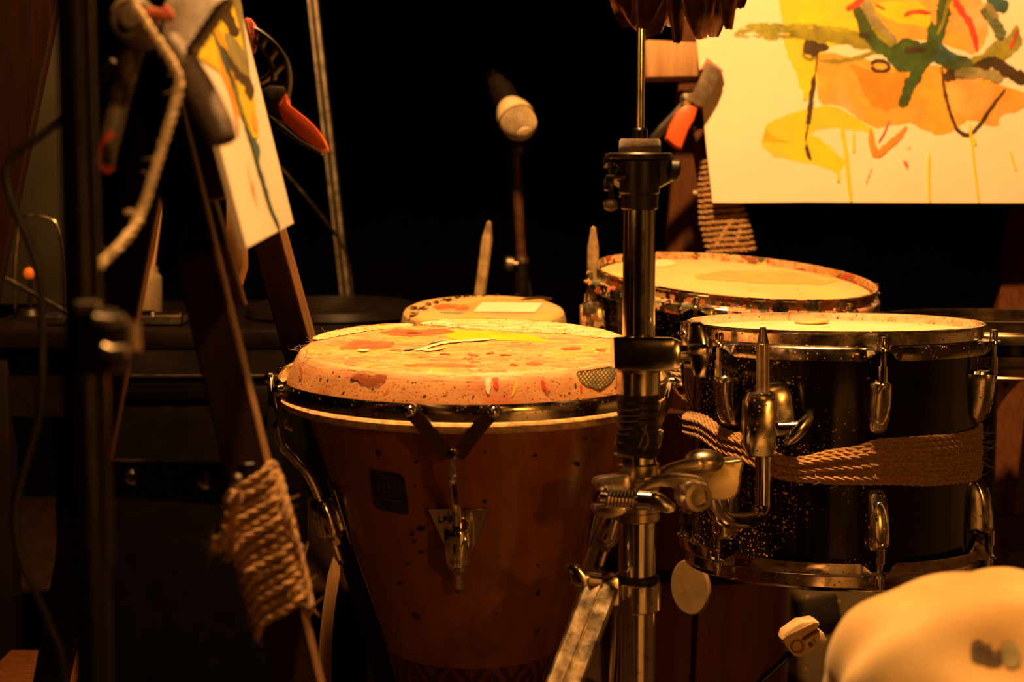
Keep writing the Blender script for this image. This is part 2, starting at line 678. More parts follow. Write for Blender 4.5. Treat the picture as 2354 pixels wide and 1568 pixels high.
def hide_side():
    t = NT('spattered_hide_collar')
    c = t.mix(t.ramp(t.noise(45, 5, 0.65), 0.35, 0.7), (0.62, 0.30, 0.13), (0.80, 0.44, 0.20))
    c = t.mix(t.ramp(t.noise(16, 4), 0.56, 0.66, 0, 0.7), c, (0.62, 0.14, 0.06))
    for d in [(700, 0.5, [DRK, (0.30, 0.10, 0.04), (0.35, 0.12, 0.05)], 0.35), (300, 0.42, [DRK, (0.30, 0.08, 0.03), (0.40, 0.20, 0.05), (0.05, 0.09, 0.09), DRK], 0.40), (110, 0.30, [DRK, (0.06, 0.09, 0.07), (0.25, 0.10, 0.03), (0.55, 0.30, 0.04), (0.30, 0.05, 0.02)], 0.50)]:
        m, col = t.splat(*d)
        c = t.mix(m, c, col)
    t.bump(t.noise(500, 4), 0.4, 0.0008)
    return t.done(c, 0.65)


def lacquer(name, drops, fade=None):
    t = NT(name)
    dens = t.ramp(t.noise(14, 3), 0.34, 0.58)
    if fade:
        sx = t.n('ShaderNodeSeparateXYZ')
        t.t.links.new(t.tc, sx.inputs[0])
        dens = t.math('MULTIPLY', dens, t.ramp(sx.outputs[0], fade[0], fade[1], 1.0, 0.03))
    c = t.mix(t.ramp(t.noise(20, 3), 0.3, 0.8), (0.008, 0.006, 0.005), (0.020, 0.013, 0.009))
    mask = None
    for d in drops:
        m, col = t.splat(*d)
        m = t.math('MULTIPLY', m, t.math('GREATER_THAN', dens, t.noise(600, 0)))
        c = t.mix(m, c, col)
        mask = m if mask is None else t.math('MAXIMUM', mask, m)
    return t.done(c, t.ramp(mask, 0, 1, 0.12, 0.5), 0.0, 0.0, 0.22)


MAT['hide_top'] = hide_top()
MAT['hide_side'] = hide_side()
MAT['hide_pale'] = plain('pale_raw_hide', (0.88, 0.70, 0.40), 0.8, 0.0, 0.22, 160, 0.5)
MAT['bead'] = plain('cream_cloth_bead', (0.78, 0.55, 0.28), 0.85, 0.0, 0.45, 120, 0.6)


def head_coat(name, a, b, c2):
    t = NT(name)
    c = t.mix(t.ramp(t.noise(16, 5, 0.6), 0.35, 0.65), a, b)
    c = t.mix(t.ramp(t.noise(9, 4, 0.6), 0.52, 0.62, 0, 0.7), c, c2)
    m, col = t.splat(110, 0.25, [RED, CREAM, YEL, PINK], 0.2)
    return t.done(t.mix(m, c, col), 0.55)


MAT['tom_head'] = head_coat('coated_head', (0.86, 0.72, 0.42), (0.90, 0.82, 0.60), (0.88, 0.66, 0.30))
MAT['big_head'] = head_coat('stained_head', (0.84, 0.50, 0.24), (0.88, 0.62, 0.28), (0.88, 0.62, 0.12))
MAT['small_head'] = head_coat('tan_hide_head', (0.70, 0.42, 0.18), (0.82, 0.58, 0.28), (0.86, 0.52, 0.12))
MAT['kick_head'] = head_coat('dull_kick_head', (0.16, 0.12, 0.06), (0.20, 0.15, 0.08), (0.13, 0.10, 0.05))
DCOL = [YEL, (0.55, 0.36, 0.14), (0.60, 0.26, 0.06), YEL, (0.50, 0.34, 0.12), (0.40, 0.06, 0.03), (0.10, 0.24, 0.24)]
DROPS = [(480, 0.50, DCOL, 0.60), (240, 0.36, DCOL, 0.42), (110, 0.22, DCOL, 0.25)]
MAT['lacquer'] = lacquer('black_lacquer_spattered', DROPS, (-0.06, 0.04))
MAT['lacquer_all'] = lacquer('black_lacquer_spattered_over', DROPS)
MAT['lacquer_dim'] = lacquer('black_lacquer', [(150, 0.2, [ORG, YEL], 0.08)])


def paint(name, col, var=0.25, dry=0.0, soft=0.0):
    """paint film: ragged outline, optional dry-brush gaps and watery thin places"""
    t = NT(name)
    f = t.ramp(t.noise(40, 5, 0.65), 0.3, 0.75)
    c = t.mix(f, tuple(x * (1 - var) for x in col), tuple(min(1, x * (1 + var)) for x in col))
    m = t.done(c, 0.55)
    at = t.n('ShaderNodeAttribute', attribute_name='edge')
    nz = t.noise(170, 4, 0.7)
    a = t.ramp(t.math('SUBTRACT', at.outputs['Fac'], t.ramp(nz, 0.30, 0.72, -0.12, 0.26)), 0.0, 0.05)
    if dry:
        a = t.math('MULTIPLY', a, t.ramp(t.noise(130, 4, 0.7, 0.0, t.scaled(0.25, 0.25, 1.5)), dry - 0.06, dry + 0.06))
    if soft:
        a = t.math('MULTIPLY', a, t.ramp(t.noise(16, 4, 0.6), 0.32, 0.62, 1 - soft, 1.0))
    t.put(t.b.inputs['Alpha'], a)
    return m


PNT = {
    'yellow': paint('yellow_paint', (0.88, 0.70, 0.02), 0.08, 0, 0.3),
    'amber': paint('amber_paint', (0.88, 0.44, 0.05), 0.2, 0, 0.6),
    'orange': paint('orange_paint', (0.86, 0.32, 0.03), 0.2, 0, 0.7),
    'olive': paint('olive_paint', (0.30, 0.29, 0.02), 0.4, 0.34, 0.4),
    'olive_dry': paint('dry_brushed_olive_paint', (0.34, 0.36, 0.02), 0.35, 0.44),
    'green': paint('green_paint', (0.045, 0.105, 0.016), 0.6, 0.30, 0.35),
    'grey': paint('greyed_green_paint', (0.34, 0.31, 0.14), 0.4, 0.32, 0.4),
    'blue': paint('blue_green_paint', (0.04, 0.11, 0.10), 0.5, 0.30),
    'brown': paint('brown_black_paint', (0.055, 0.030, 0.010), 0.5, 0.30, 0.25),
    'brown_dry': paint('dry_brown_black_paint', (0.055, 0.030, 0.010), 0.5, 0.42),
    'red': paint('red_paint', (0.66, 0.06, 0.04), 0.3, 0.32, 0.3),
    'pink': paint('salmon_paint', (0.76, 0.18, 0.085), 0.3, 0.43, 0.6),
    'cream': paint('cream_paint', (0.90, 0.76, 0.45), 0.1),
    'white': paint('white_paint', (0.88, 0.80, 0.66), 0.1),
    'teal': paint('teal_paint', (0.22, 0.36, 0.30), 0.3),
    'wash': paint('pale_orange_wash', (0.88, 0.52, 0.16), 0.12, 0, 0.7),
    'black': plain('black_ink', (0.015, 0.012, 0.012), 0.5),
}


def gauze_mat():
    t = NT('woven_gauze')
    w = []
    for rot in (0.6, -0.9):
        mp = t.n('ShaderNodeMapping')
        t.t.links.new(t.tc, mp.inputs[0])
        mp.inputs['Rotation'].default_value = (0.0, rot, 0.0)
        wv = t.n('ShaderNodeTexWave')
        t.t.links.new(mp.outputs[0], wv.inputs['Vector'])
        wv.inputs['Scale'].default_value = 130
        wv.inputs['Distortion'].default_value = 1.0
        w.append(wv.outputs['Fac'])
    h = t.ramp(t.math('MULTIPLY', w[0], w[1]), 0.15, 0.5)
    c = t.mix(h, (0.10, 0.075, 0.03), (0.66, 0.47, 0.20))
    c = t.mix(t.ramp(t.noise(50, 3), 0.45, 0.6, 0, 0.7), c, (0.10, 0.11, 0.06))
    at = t.n('ShaderNodeAttribute', attribute_name='edge')
    m = t.done(c, 0.8)
    t.put(t.b.inputs['Alpha'], t.ramp(t.math('SUBTRACT', at.outputs['Fac'], t.ramp(t.noise(300, 3), 0.3, 0.7, -0.1, 0.15)), 0.0, 0.05))
    return m


PNT['gauze'] = gauze_mat()
PNT['rim'] = paint('pale_ragged_rim', (0.88, 0.64, 0.36), 0.15, 0.40, 0.5)


def ribbon2d(pts, w, taper=(0.5, 0.5), seed=0, wob=0.18, sub=6):
    """outline pairs (left, right) of a brush mark along 2-D points"""
    q = cat([Vector((p[0], p[1], 0)) for p in pts], sub)
    n = len(q)
    out = []
    for i, p in enumerate(q):
        t = q[min(i + 1, n - 1)] - q[max(i - 1, 0)]
        if t.length < 1e-9:
            t = Vector((1, 0, 0))
        t.normalize()
        nn = Vector((-t.y, t.x, 0))
        s = i / (n - 1)
        k = min(1.0, taper[0] + s * 6 * (1 - taper[0])) * min(1.0, taper[1] + (1 - s) * 6 * (1 - taper[1]))
        wl = 0.5 * w * k * (1 + wob * noise.noise(Vector((p.x * 0.09, p.y * 0.09, seed + 1.7))) * 2)
        wr = 0.5 * w * k * (1 + wob * noise.noise(Vector((p.x * 0.09, p.y * 0.09, seed + 9.3))) * 2)
        out.append((p + nn * wl, p - nn * wr))
    return out


def decal_ribbon(pts, w, hit, **kw):
    """ribbon laid on a surface; hit(x, y) gives the surface point"""
    v, f = [], []
    pr = ribbon2d(pts, w, **kw)
    for l, r in pr:
        m = (l + r) / 2
        v += [hit(l.x, l.y), hit(m.x, m.y), hit(r.x, r.y)]
    for i in range(len(pr) - 1):
        a = 3 * i
        f += [(a, a + 1, a + 4, a + 3), (a + 1, a + 2, a + 5, a + 4)]
    n = len(pr)
    e = []
    for i in range(n):
        k = 1.0 if 0 < i < n - 1 else 0.35
        e += [0.0, k, 0.0]
    return DG(v, f, e)


def decal_poly(poly, hit, grid=14, wob=3.0, seed=0, smooth=3):
    """irregular flat patch laid on a surface"""
    q = [Vector((p[0], p[1], 0)) for p in poly]
    n = len(q)
    out = []
    for i in range(n):
        a, b, c, e = q[i - 1], q[i], q[(i + 1) % n], q[(i + 2) % n]
        for k in range(smooth):
            s = k / smooth
            p = 0.5 * (2 * b + (c - a) * s + (2 * a - 5 * b + 4 * c - e) * s * s + (3 * b - a - 3 * c + e) * s ** 3)
            p += Vector((noise.noise(p * 0.11 + Vector((seed, 0, 0))), noise.noise(p * 0.11 + Vector((0, seed, 5))), 0)) * wob
            out.append(p)
    bm = bmesh.new()
    fc = bm.faces.new([bm.verts.new(p) for p in out])
    bmesh.ops.triangulate(bm, faces=[fc])
    bmesh.ops.subdivide_edges(bm, edges=[e for e in bm.edges if e.calc_length() > 40], cuts=2, use_grid_fill=True)
    bmesh.ops.triangulate(bm, faces=bm.faces[:])
    bmesh.ops.subdivide_edges(bm, edges=[e for e in bm.edges if not e.is_boundary], cuts=2)
    bmesh.ops.triangulate(bm, faces=bm.faces[:])
    bmesh.ops.poke(bm, faces=bm.faces[:])
    e = [0.0 if p.is_boundary else 1.0 for p in bm.verts]
    v, f = bm_out(bm)
    return DG([hit(p.x, p.y) for p in v], f, e)


def hit_revolve(F, rf, zlo, zhi, off=0.0004):
    """surface point of a solid of revolution (frame F, radius rf(z)) seen at a photograph position"""
    inv = F.inverted()

    def hit(x, y):
        o = inv @ CP
        d = (inv.to_3x3() @ (P(x, y, 1.0) - CP)).normalized()
        t0 = (-o).dot(d)
        last = None
        t = t0 - 0.35
        best = None
        while t < t0 + 0.2:
            p = o + d * t
            z = min(zhi, max(zlo, p.z))
            g = math.hypot(p.x, p.y) - rf(z)
            if best is None or g < best[0]:
                best = (g, t)
            if g < 0:
                a, b = t - 0.004, t
                for _ in range(18):
                    m = (a + b) / 2
                    q = o + d * m
                    zz = min(zhi, max(zlo, q.z))
                    if math.hypot(q.x, q.y) - rf(zz) < 0:
                        b = m
                    else:
                        a = m
                best = (0, b)
                break
            t += 0.004
        p = o + d * best[1]
        z = min(zhi, max(zlo, p.z))
        a = math.atan2(p.x, -p.y)
        r = rf(z) + off
        return F @ Vector((r * math.sin(a), -r * math.cos(a), z))
    return hit


def local_hit(F, hit, x, y):
    p = F.inverted() @ hit(x, y)
    return math.atan2(p.x, -p.y), math.hypot(p.x, p.y), p.z


def mount(F, a, r, z):
    """frame on a drum side: x around, -y outwards, z up"""
    return F @ Matrix.Translation((r * math.sin(a), -r * math.cos(a), z)) @ Matrix.Rotation(a, 4, 'Z')


def cylp(a, r, z):
    return Vector((r * math.sin(a), -r * math.cos(a), z))

# ================================================================== the room
def room_plane(name, v, mat):
    o = mk(name, (v, [(0, 1, 2, 3)]), mat, fix=False)
    o['kind'] = 'structure'
    return o


def slab(name, x0, y0, z0, x1, y1, z1, mat):
    g = xf(rbox(x1 - x0, y1 - y0, z1 - z0), Matrix.Translation(((x0 + x1) / 2, (y0 + y1) / 2, (z0 + z1) / 2)))
    return mk(name, g, mat, kind='structure')


floor = slab('floor', -2.2, -2.6, -0.06, 2.2, 4.2, 0.0, MAT['floor'])
slab('wall_back', -2.2, 4.2, -0.06, 2.2, 4.3, 2.8, MAT['wall'])
slab('wall_left', -2.3, -2.6, -0.06, -2.2, 4.3, 2.8, MAT['wall'])
slab('wall_right', 2.2, -2.6, -0.06, 2.3, 4.3, 2.8, MAT['side_plaster'])
slab('wall_front', -2.3, -2.7, -0.06, 2.3, -2.6, 2.8, MAT['plaster'])
slab('ceiling', -2.3, -2.7, 2.8, 2.3, 4.3, 2.9, MAT['wall'])

RX90 = Matrix.Rotation(PI / 2, 4, 'X')

# ================================================================== djembe
DJ = Matrix.Translation(P(1086, 792, 1.55)) @ Matrix.Rotation(R(2.0), 4, 'X')
DJP = [(0.1430, -0.030), (0.1400, -0.046), (0.1310, -0.072), (0.0735, -0.2545), (0.0635, -0.290), (0.0600, -0.335),
       (0.0680, -0.400), (0.0850, -0.480), (0.1030, -0.560), (0.1130, -0.615), (0.1120, -0.628)]


def interp(prof, z):
    for (r0, z0), (r1, z1) in zip(prof, prof[1:]):
        if z <= z0 and z >= z1:
            return r0 + (r1 - r0) * (z0 - z) / (z0 - z1)
    return prof[0][0] if z > prof[0][1] else prof[-1][0]


def dj_r(z):
    return interp(DJP, z)


base_loc = DJ @ Vector((0, 0, -0.634))
dj = thing('djembe', 'large goblet hand drum with painted hide head and varnished wood bowl', 'drum', Matrix.Translation(base_loc))
body_prof = []
for k in range(70):
    z = -0.031 - (0.628 - 0.031) * k / 69
    r = sum(dj_r(z + dz) for dz in (-0.012, -0.006, 0, 0.006, 0.012)) / 5 if z < -0.08 else dj_r(z)
    body_prof.append((r, z))
g = G().add(lathe(body_prof, 96), DJ)
g.add(lathe([(body_prof[-1][0], -0.628), (0.098, -0.633), (0.088, -0.628), (0.05, -0.34), (0.06, -0.26), (0.12, -0.07), (0.128, -0.04)], 96), DJ)
body = mk('bowl', g, MAT['djembe'], dj)


def band_mat():
    t = NT('zigzag_printed_band')
    sx = t.n('ShaderNodeSeparateXYZ')
    t.t.links.new(t.tc, sx.inputs[0])
    an = t.math('ARCTAN2', sx.outputs[0], t.math('MULTIPLY', sx.outputs[1], -1.0))
    u = t.math('PINGPONG', t.math('MULTIPLY', an, 5.0), 1.0)
    v = t.math('PINGPONG', t.math('MULTIPLY', sx.outputs[2], 36.0), 1.0)
    w = t.math('PINGPONG', t.math('MULTIPLY', t.math('ADD', u, v), 3.0), 1.0)
    c = t.mix(t.ramp(w, 0.45, 0.55), (0.20, 0.035, 0.012), (0.05, 0.012, 0.006))
    return t.done(c, 0.5)


mk('printed_band', G().add(lathe([(dj_r(z) + 0.0012 * (1 if -0.344 < z < -0.2555 else 0.2), z) for z in [-0.2545 - 0.090 * k / 20 for k in range(21)]], 96), DJ),
   band_mat(), dj, label='dark red band with zigzag print')

# hide head: flat playing face, rounded edge, flared collar
top_prof = [(1e-4, 0.0), (0.05, 0.0), (0.10, 0.0), (0.130, -0.0004), (0.138, -0.002), (0.1425, -0.005)]
mk('drum_head', G().add(lathe(top_prof, 128, zf=lambda a, k, r, z: (r, z + (0.0008 * noise.noise(Vector((math.sin(a) * 3, math.cos(a) * 3, k))) if k > 2 else 0))), DJ), MAT['hide_top'], dj)
COLP = [(0.1425, -0.005), (0.1450, -0.0080), (0.1475, -0.0125), (0.1505, -0.0200), (0.1530, -0.0270), (0.1535, -0.0320)]
HS = 0.0115
mk('collar', G().add(lathe(COLP, 128, zf=lambda a, k, r, z: (r + (0.0007 * noise.noise(Vector((math.sin(a) * 6, math.cos(a) * 6, z * 60))) if k > 0 else 0), z)), DJ), MAT['hide_side'], dj,
   label='paint-spattered hide collar')
# chrome hoop standing off the collar, with rolled top edge
HP = [(0.1600, -0.0352), (0.1612, -0.0337), (0.1632, -0.0335), (0.1645, -0.0352), (0.1648, -0.0410), (0.1640, -0.0470), (0.1622, -0.0476), (0.1608, -0.0460), (0.1604, -0.0400), (0.1600, -0.0352)]
mk('hoop', G().add(lathe([(r_, z_ + HS) for r_, z_ in HP], 128), DJ), MAT['chrome_paint'], dj, label='chrome tension hoop flecked with paint')
mk('hoop_bead', G().add(tube([cylp(2 * PI * k / 96, 0.1570 + 0.0006 * noise.noise(Vector((k * 0.7, 1, 0))), -0.0525 + HS) for k in range(96)], 0.0046, 10, closed=True), DJ), MAT['bead'], dj,
   label='cream cloth bead under the hoop')
# inner flesh of the hide seen between hoop and bowl
mk('hide_skirt', G().add(lathe([(r_, z_ + HS) for r_, z_ in [(0.1535, -0.043), (0.1570, -0.050), (0.1560, -0.0565), (0.1420, -0.0575), (0.1400, -0.0530)]], 96), DJ), MAT['bead'], dj)

DJ0 = R(-4.2)
for q in range(5):
    ph = DJ0 + q * 2 * PI / 5
    br = thing_part = None
    # two riveted straps making a V
    gs = G()
    for s in (-1, 1):
        a = ph + s * 0.187
        p0 = cylp(a, 0.1665, -0.0385 + HS)
        p1 = cylp(ph + s * 0.020, 0.1580, -0.0740 + HS)
        pm = cylp(ph + s * 0.125, 0.1655, -0.0500 + HS)
        out = cylp(ph, 1, 0)
        gg = G()
        pts = [p0, pm, p1]
        v, f = [], []
        for i, p in enumerate(pts):
            d = (pts[min(i + 1, 2)] - pts[max(i - 1, 0)]).normalized()
            sd = d.cross(out).normalized() * 0.0054
            o_ = out * 0.0011
            v += [p + sd + o_, p - sd + o_, p - sd - o_, p + sd - o_]
        for i in range(2):
            for k in range(4):
                f.append((4 * i + k, 4 * i + (k + 1) % 4, 4 * i + 4 + (k + 1) % 4, 4 * i + 4 + k))
        f += [(0, 3, 2, 1), (8, 9, 10, 11)]
        gs.add((v, f), DJ)
    strap = mk('bracket_straps', gs, MAT['dark_chrome'], dj, sharp=20)
    for s in (-1, 1):
        c = cylp(ph + s * 0.187, 0.1675, -0.0385 + HS)
        gb = G().add(sphere(c, 0.0050, n=14), DJ)
        gb.add(tube([cylp(ph + s * 0.187, 0.1648, -0.0385 + HS), cylp(ph + s * 0.187, 0.1680, -0.0385 + HS)], 0.0060, 14), DJ)
        mk('rivet', gb, MAT['chrome'], strap)
    # hooked tension rod
    def rb(z, k):
        return cylp(ph, dj_r(z) + k, z)
    path = [cylp(ph, 0.1500, -0.0640), cylp(ph, 0.1590, -0.0585), cylp(ph, 0.1622, -0.0600), cylp(ph, 0.1625, -0.0645), rb(-0.078, 0.0300), rb(-0.092, 0.023), rb(-0.112, 0.0155), rb(-0.176, 0.0150)]
    mk('tension_rod', G().add(tube(cat(path, 5), 0.0034, 10), DJ), MAT['chrome'], dj)
    MT = mount(DJ, ph, dj_r(-0.112), -0.112) @ Matrix.Rotation(math.atan(0.312), 4, 'X')
    plate_poly = [(-0.0235, 0.0), (-0.022, 0.0015), (0.022, 0.0015), (0.0235, 0.0), (0.0075, -0.044), (0.0035, -0.052), (-0.0035, -0.052), (-0.0075, -0.044)]
    plate = mk('side_plate', G().add(prism(plate_poly, 0.0016, 0.0004, 1), MT @ Matrix.Translation((0, -0.0022, 0)) @ RX90), MAT['chrome_worn'], dj, label='triangular chrome side plate')
    gl = G()
    gl.add(lathe([(0.0001, -0.008), (0.0085, -0.008), (0.0105, -0.011), (0.0108, -0.036), (0.0095, -0.040), (0.006, -0.0405), (0.0001, -0.0405)], 20), MT @ Matrix.Translation((0, -0.013, 0)))
    gl.add(rbox(0.017, 0.012, 0.030, 0.003), MT @ Matrix.Translation((0, -0.006, -0.024)))
    for k in range(-3, 4):
        gl.add(rbox(0.0009, 0.0008, 0.018, 0), MT @ Matrix.Translation((0, -0.013, -0.029)) @ Matrix.Rotation(k * 0.28, 4, 'Z') @ Matrix.Translation((0, -0.0108, 0)))
    mk('lug', gl, MAT['chrome'], plate)
    gn = G().add(tube([(0, -0.013, -0.0405), (0, -0.013, -0.0435)], 0.0085, 16), MT)
    gn.add(tube([(0, -0.013, -0.0435), (0, -0.013, -0.0490)], 0.0058, 6), MT)
    mk('nut', gn, MAT['dull_metal'], plate)
    th = []
    for k in range(60):
        th.append((0.0030 + (0.0005 if k % 2 else 0), -0.049 - 0.0175 * k / 59))
    mk('threaded_end', G().add(lathe(th + [(0.0001, -0.0672)], 12), MT @ Matrix.Translation((0, -0.013, 0))), MAT['dull_metal'], dj)
    if q == 0:
        mk('maker_letters', G().add(text_geo('LP', 0.0075, 0.0004), MT @ Matrix.Translation((-0.0125, -0.0027, -0.0085)) @ RX90 @ Matrix.Rotation(-0.12, 4, 'Z')), MAT['black_metal'], plate, sharp=20,
           label='raised letters LP')

# black badge on the bowl
hb = hit_revolve(DJ, dj_r, -0.6, -0.05, 0.0010)
badge_px = [(852, 1084), (858, 1081), (912, 1088), (924, 1093), (931, 1104), (941, 1172), (938, 1181), (928, 1182), (878, 1172), (866, 1165), (861, 1155)]
gb = G()
gb.add(decal_poly(badge_px, hb, wob=0, smooth=2))
badge = mk('badge', gb, MAT['black_plastic'], dj, label='black diamond-shaped maker badge')
hb2 = hit_revolve(DJ, dj_r, -0.6, -0.05, 0.0016)
gl = G()
ov = [(893 + 20 * math.cos(2 * PI * k / 20), 1118 + 22 * math.sin(2 * PI * k / 20)) for k in range(21)]
gl.add(decal_ribbon(ov, 1.6, hb2, sub=2, wob=0, taper=(1, 1)))
for st in ([(884, 1104), (886, 1130), (896, 1129)], [(899, 1132), (896, 1106), (907, 1109), (908, 1118), (898, 1119)], [(876, 1150), (890, 1147), (905, 1150), (926, 1152)]):
    gl.add(decal_ribbon(st, 2.2, hb2, sub=3, wob=0, taper=(1, 1)))
mk('badge_logo', gl, MAT['grey_plastic'], badge, label='faint ringed LP logo')
# small dark knots and chips on the varnish
spots_px = [(958, 1062, 4), (955, 1117, 3), (968, 1214, 8), (970, 1269, 5), (953, 1245, 3.5), (940, 1297, 4), (1041, 1105, 4), (1114, 1153, 5), (1230, 1047, 4.5), (1326, 1067, 6), (920, 1342, 4), (1236, 1300, 3), (948, 1228, 4), (1345, 1009, 4), (1369, 1012, 3), (1115, 1040, 3)]
gs = G()
for i, (x, y, r_) in enumerate(spots_px):
    gs.add(decal_poly([(x + r_ * math.cos(a) * random.uniform(0.8, 1.5), y + r_ * math.sin(a) * 0.8) for a in [k * PI / 4 for k in range(8)]], hb, wob=1, seed=i))
mk('varnish_chips', gs, PNT['black'], body)

# paint and hide patches on the head (zoom positions of the photograph)
TOPN = (DJ.to_3x3() @ Vector((0, 0, 1))).normalized()
DJC = DJ.translation


def top_hit(off):
    def h(x, y):
        p = ray_plane(x, y, DJC + TOPN * off, TOPN)
        l = p - DJC
        m = l.length
        if m > 0.1385:
            p = DJC + TOPN * off + (l - TOPN * l.dot(TOPN)).normalized() * 0.1385
        return p
    return h


def zd(X, Y):
    return 640 + X / 2.871, 700 + Y / 2.871


def ell(cx, cy, rx, ry, n=12):
    return [zd(cx + rx * math.cos(2 * PI * k / n), cy + ry * math.sin(2 * PI * k / n)) for k in range(n)]


lay = [0.0003]


def on_top(name, geo_fn, mat):
    lay[0] += 0.00004
    return mk(name, geo_fn(top_hit(lay[0])), mat, dj, fix=False)


on_top('paint_patch', lambda h: decal_poly([zd(*p) for p in [(1110, 205), (1180, 168), (1500, 185), (1700, 210), (1780, 245), (1400, 238), (1250, 240), (1120, 222)]], h, wob=3), PNT['yellow'])
on_top('paint_patch', lambda h: decal_poly([zd(*p) for p in [(430, 265), (520, 235), (640, 240), (760, 245), (740, 280), (640, 300), (470, 300), (400, 290)]], h, wob=4, seed=2), PNT['pink'])
on_top('paint_patch', lambda h: decal_poly([zd(*p) for p in [(700, 170), (860, 160), (1090, 160), (1160, 180), (1080, 195), (860, 205), (700, 195)]], h, wob=5, seed=3), PNT['pink'])
on_top('paint_patch', lambda h: decal_poly([zd(*p) for p in [(840, 395), (1000, 388), (1330, 396), (1330, 410), (1000, 408), (850, 405)]], h, wob=2, seed=4), PNT['pink'])
for i, e in enumerate([(1600, 255, 72, 11), (1930, 288, 66, 12), (1690, 388, 58, 9), (1500, 330, 40, 6), (1290, 330, 46, 7), (960, 345, 38, 5), (1100, 326, 38, 5), (1250, 355, 40, 5), (205, 330, 34, 11), (1400, 318, 30, 5), (1290, 372, 40, 5), (2140, 295, 50, 9), (1560, 390, 36, 5)]):
    on_top('paint_spot', lambda h, e=e, i=i: decal_poly(ell(*e), h, wob=2.5, seed=i), PNT['pink'])
on_top('paint_mark', lambda h: decal_ribbon([zd(*p) for p in [(820, 300), (900, 288), (980, 275)]], 4.5, h), PNT['teal'])
on_top('paint_mark', lambda h: decal_ribbon([zd(*p) for p in [(990, 255), (1040, 245), (1100, 238)]], 3.5, h), PNT['teal'])
on_top('paint_mark', lambda h: decal_ribbon([zd(*p) for p in [(890, 302), (960, 290), (1040, 262), (1150, 243), (1300, 233), (1440, 224)]], 5.5, h, taper=(0.2, 0.2)), PNT['cream'])
on_top('paint_mark', lambda h: decal_ribbon([zd(*p) for p in [(950, 300), (1020, 297), (1105, 282)]], 5, h), PNT['cream'])
on_top('paint_spot', lambda h: decal_poly(ell(560, 301, 42, 8), h, wob=2), PNT['cream'])
on_top('crack', lambda h: decal_ribbon([zd(*p) for p in [(835, 184), (890, 184), (950, 186)]], 1.6, h), PNT['brown'])
on_top('crack', lambda h: decal_ribbon([zd(*p) for p in [(735, 292), (780, 296), (815, 305)]], 1.8, h), PNT['brown'])
# raised pale strips of raw hide along the far edge
flap = [(900, 128), (1080, 104), (1300, 80), (1600, 76), (1800, 92), (2100, 122), (2240, 165), (2290, 200), (2290, 236), (2130, 232), (1900, 207), (1500, 187), (1100, 152)]


def flap_geo(poly, low, high):
    q = [Vector(zd(*p) + (0,)) for p in poly]
    top = top_hit(-0.0004)
    g_ = G()
    n = len(q)
    mid = n // 2
    up = q[:mid + 1]
    dn = list(reversed(q[mid + 1:])) + []
    U = cat(up, 5)
    L_ = cat([q[0]] + dn + [q[mid]], 5) if dn else U
    m = 40
    rows = 7
    v, f = [], []
    for i in range(m + 1):
        s = i / m
        a = U[min(len(U) - 1, int(s * (len(U) - 1)))]
        b = L_[min(len(L_) - 1, int(s * (len(L_) - 1)))]
        for k in range(rows + 1):
            w = k / rows
            p = a.lerp(b, w)
            base = top(p.x, p.y)
            h = high * math.sin(PI * min(1, 0.15 + s * 0.95)) * (1 - w) ** 0.8 + low * math.sin(PI * w)
            h += 0.0006 * noise.noise(Vector((p.x * 0.12, p.y * 0.3, 3)))
            v.append(base + TOPN * (0.0012 * (1 - w ** 4) + max(0.0, h)))
    for i in range(m):
        for k in range(rows):
            a = i * (rows + 1) + k
            f.append((a, a + 1, a + rows + 2, a + rows + 1))
    e = [0.0 if (k == rows or i == 0 or i == m) else 1.0 for i in range(m + 1) for k in range(rows + 1)]
    # skirt down to the head along the raised far edge
    o = len(v)
    e += [1.0] * (m + 1)
    for i in range(m + 1):
        v.append(v[i * (rows + 1)] - TOPN * 0.009)
    for i in range(m):
        f.append((i * (rows + 1), (i + 1) * (rows + 1), o + i + 1, o + i))
    return DG(v, f, e)


hp_ = NT('raw_hide_speckled')
c = hp_.mix(hp_.ramp(hp_.noise(1.0, 5, 0.7, 0.0, hp_.scaled(90, 260, 90)), 0.40, 0.62), (0.66, 0.42, 0.18), (0.90, 0.78, 0.52))
c = hp_.mix(hp_.ramp(hp_.noise(30, 4), 0.55, 0.65, 0, 0.6), c, (0.86, 0.55, 0.12))
m_, col_ = hp_.splat(330, 0.40, [(0.45, 0.14, 0.05), (0.35, 0.16, 0.06), RED], 0.45)
c = hp_.mix(m_, c, col_)
hp_.bump(hp_.noise(1.0, 4, 0.6, 0.0, hp_.scaled(200, 600, 200)), 0.8, 0.001)
MAT['hide_pale'] = hp_.done(c, 0.8)
ea = hp_.n('ShaderNodeAttribute', attribute_name='edge')
hp_.put(hp_.b.inputs['Alpha'], hp_.ramp(hp_.math('SUBTRACT', ea.outputs['Fac'], hp_.ramp(hp_.noise(150, 5, 0.75), 0.3, 0.7, -0.1, 0.95)), 0.0, 0.1))
mk('hide_flap', flap_geo(flap, 0.0005, 0.0036), MAT['hide_pale'], dj, fix=False, label='raised strip of pale raw hide')
mk('hide_flap', flap_geo([(200, 235), (300, 195), (450, 150), (640, 125), (800, 118), (880, 130), (880, 150), (760, 165), (620, 178), (450, 205), (300, 235)], 0.0003, 0.0022), MAT['hide_pale'], dj, fix=False, label='frayed pale edge of the hide')
